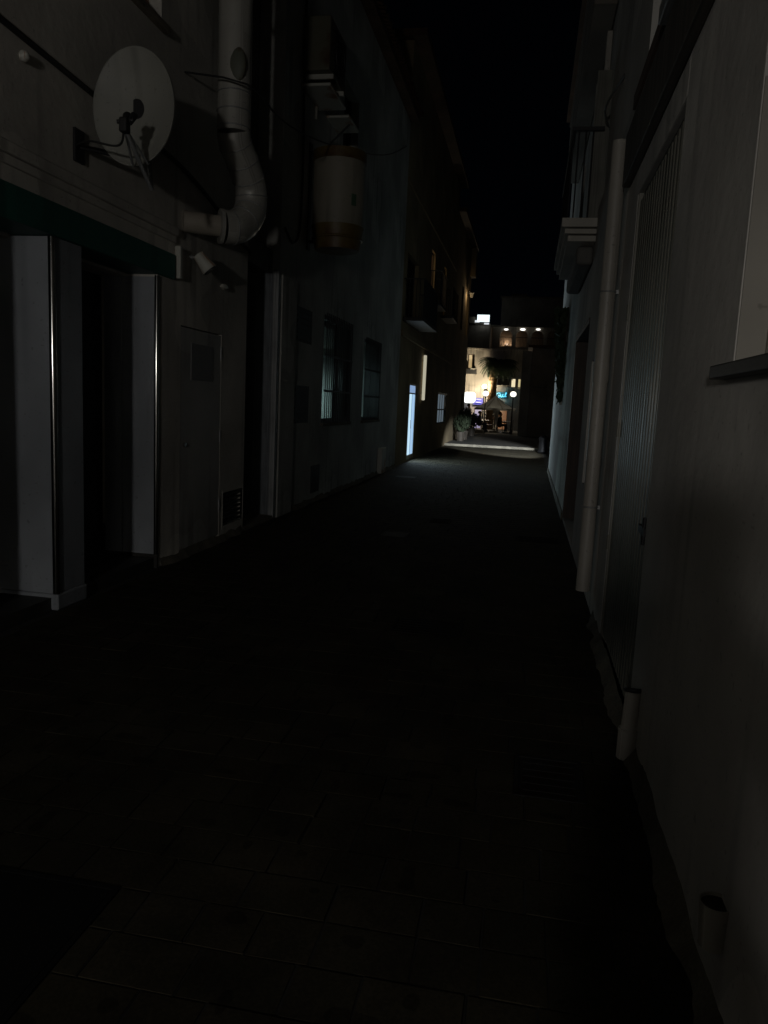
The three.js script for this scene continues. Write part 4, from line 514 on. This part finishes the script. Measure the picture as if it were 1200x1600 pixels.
{ // low planter with shrubs by the corner house
  const z = -47.5, a = onZ(734, 672, z), b = onZ(755, 673, z), t = thing('shrub_planter', 'low pale planter kerb with dark shrubs near the corner house', 'planter', [(a.x + b.x) / 2, 0.1, z]); part('kerb', box(a.x, b.x, 0.1, 0.3, z - 0.3, z, 0.02), M.whiteWall, t);
  const shrub = (x0, z0, h, n, lab) => { const s = thing('potted_shrub', lab, 'shrub', [x0, 0.1, z0], 'potted shrubs along the corner house'); const lv = []; for (let k = 0; k < n; k++) { const q = V(rr(-1, 1), rr(-1, 1), rr(-1, 1)); if (q.length() > 1) { k--; continue; } const g = new THREE.PlaneGeometry(rr(0.05, 0.1), rr(0.08, 0.16)); g.rotateX(rr(-1, 1)).rotateY(rr(0, 6.3)).translate(x0 + q.x * 0.33, 0.5 + h / 2 + q.y * h / 2, z0 + q.z * 0.33); lv.push(g); } part('foliage', lv, std(0.035, 0.05, 0.025, { side: THREE.DoubleSide }), s); part('pot', [new THREE.CylinderGeometry(0.22, 0.16, 0.42, 18).translate(x0, 0.31, z0)], M.brownTrim, s); part('stem', cyl(V(x0, 0.5, z0), V(x0, 0.5 + h * 0.6, z0), 0.02), M.wood, s); };
  shrub(-3.0, -35.2, 0.8, 260, 'bushy dark potted shrub against the corner house wall'); shrub(-3.0, -37, 1.1, 300, 'tall dark potted shrub against the corner house wall'); shrub(-3.0, -42, 0.9, 260, 'dark potted shrub at the last corner before the square');
}
// arcade building behind, with lit arches
{
  const Z0 = -68, F = (px, py) => onZ(px, py, Z0), yA = F(800, 543).y, yB = F(800, 511).y, yT = F(830, 464).y, t = thing('arcade_building', 'tall dark building with a row of lit arched openings', 'building', [0, 0.1, Z0]);
  const arches = [[781, 800], [806, 824], [830, 849], [855, 874]].map(([a, b]) => [F(a, 530).x, F(b, 530).x, yA + 0.05, yB - 0.25]);
  part('wall', [wallX(Z0 - 0.35, Z0, F(768, 530).x, 9, 0.1, yB, arches, true)], M.rearWall, t); part('upper_wall', [box(F(783, 480).x, 9, yB, yT, Z0 - 6, Z0 - 0.9)], M.darkWall, t); part('back_wall', [box(F(768, 530).x, 9, 0.1, yB, Z0 - 6, Z0 - 3), box(F(768, 530).x, 9, yA - 0.3, yA, Z0 - 3, Z0 - 0.36)], M.rearWall, t);
  part('cornice', [box(F(762, 510).x, 9, yB, yB + 0.12, Z0 - 6, Z0 + 0.25, 0.02)], M.stone, t); part('parapet', [box(F(781, 470).x, 9, yT, yT + 0.14, Z0 - 6, Z0 - 0.75)], M.stone, t); part('chimney', box(F(798, 462).x, F(824, 462).x, yT + 0.14, yT + 0.4, Z0 - 3, Z0 - 1.2), M.darkWall, t);
  for (const [a, b] of arches) part('railing', [box(a, b, yA + 0.85, yA + 0.9, Z0 - 0.2, Z0 - 0.15), ...Array.from({ length: 8 }, (_, k) => box(a + 0.05 + k * (b - a - 0.1) / 7 - 0.01, a + 0.05 + k * (b - a - 0.1) / 7 + 0.01, yA + 0.05, yA + 0.85, Z0 - 0.19, Z0 - 0.16))], M.iron, t);
  for (const [px, k, lab] of [[791, 1, 'small white downlight in the arch beside the lit roof sign'], [817, 1.6, 'large white downlight in the middle lit arch'], [841, 1, 'small white downlight in the arch above the dark house']]) { const c = F(px, 514.5), g = thing('arch_downlight', lab, 'lamp', [c.x, c.y, Z0 + 0.05], 'downlights in the arches'); part('lamp_glass', ball(V(c.x, c.y - 0.02, Z0 + 0.06), 0.17 * k ** 0.4, 1.1, 0.5, 0.5), glow(1, 1, 0.95, 1.6), g); part('bracket', box(c.x - 0.05, c.x + 0.05, c.y, c.y + 0.1, Z0, Z0 + 0.1), M.iron, g); lampAt(V(c.x, c.y - 0.02, Z0 + 0.06), [1, 0.95, 0.82], 0.14 * k, g, 0.1); }
  const c = F(787, 528), l = thing('unseen_arcade_lamp', 'unseen warm lamp lighting the inside of the first lit arch', 'lamp', [c.x, c.y, Z0 - 2.9]); part('bulb', ball(V(c.x + 0.2, c.y - 0.3, Z0 - 2.8), 0.1), glow(1, 0.7, 0.45, 1), l); part('base', box(c.x + 0.12, c.x + 0.28, c.y - 0.4, c.y - 0.3, Z0 - 3, Z0 - 2.8), M.iron, l); lampAt(V(c.x + 0.2, c.y - 0.3, Z0 - 2.8), [1, 0.66, 0.42], 1.6, l, 0.08);  // lamp out of view behind the arches, placed to warm their inside
  // neighbour with the lit roof sign
  const n = thing('plain_block', 'dark plain block carrying the lit white roof sign', 'building', [-8, 0.1, -66]), top = onZ(750, 507, -66).y; part('wall', box(-16, F(768, 520).x - 0.02, 0.1, top, -73, -66), M.rearWall, n); part('parapet', box(-16, F(768, 520).x - 0.02, top, top + 0.08, -73, -65.9), M.stone, n);
  const a = onZ(746, 491.5, -65.6), b = onZ(764.5, 503, -65.6), s = thing('roof_sign', 'small blazing white sign on the roof of the plain block', 'sign', [a.x, top, -65.6]); part('lit_sign_face', box(a.x, b.x, b.y, a.y, -65.75, -65.6, 0.02), glow(0.85, 0.97, 1, 1.3), s); part('lower_lit_sign_face', [box(b.x - 0.42, b.x - 0.02, b.y - 0.2, b.y - 0.08, -65.72, -65.6), box(a.x - 0.18, a.x + 0.2, b.y - 0.05, b.y + 0.12, -65.76, -65.63)], glow(0.9, 0.95, 1, 0.8), s); part('post', [box(a.x + 0.2, a.x + 0.26, top, b.y, -65.8, -65.74), box(b.x - 0.26, b.x - 0.2, top, b.y, -65.8, -65.74)], M.iron, s); part('side_wall', box(a.x - 0.8, a.x - 0.2, top, a.y - 0.15, -66.5, -65.9), M.stone, s); panelLight(V((a.x + b.x) / 2, (a.y + b.y) / 2, -65.58), V(0, 0, 1), b.x - a.x, a.y - b.y, [0.85, 0.95, 1], 1.3, s);
}
// ───────────── behind the viewer: an unseen lamp placed to light the near walls, and the person taking the picture ─────────────
{
  const c = V(-1.0, 2.35, 6), t = thing('globe_street_lamp', 'unseen globe street lamp behind the viewer, placed to light the near walls', 'street lamp', [c.x, -0.014, c.z]);
  part('globe_bulb', ball(c, 0.19, 1, 1, 1, 24), glow(1, 0.95, 0.86, 4), t); part('post', [cyl(V(c.x, -0.014, c.z), V(c.x, c.y - 0.17, c.z), 0.06, 0.035), cyl(V(c.x, -0.014, c.z), V(c.x, 0.4, c.z), 0.11, 0.07)], M.iron, t); part('cap', new THREE.ConeGeometry(0.17, 0.14, 20).translate(c.x, c.y + 0.24, c.z), M.iron, t); lampAt(c, [1, 0.96, 0.91], NEAR, t, 0.18);
}
person('phone', 0, 0.5, Math.PI, [0.1, 0.06, 0.05], [0.05, 0.05, 0.06], [0.05, 0.05, 0.05], 'person in a dark jacket out of view behind the viewer, shading the right wall');  // out of view, shades the lower right wall
renderer.render(scene, camera);
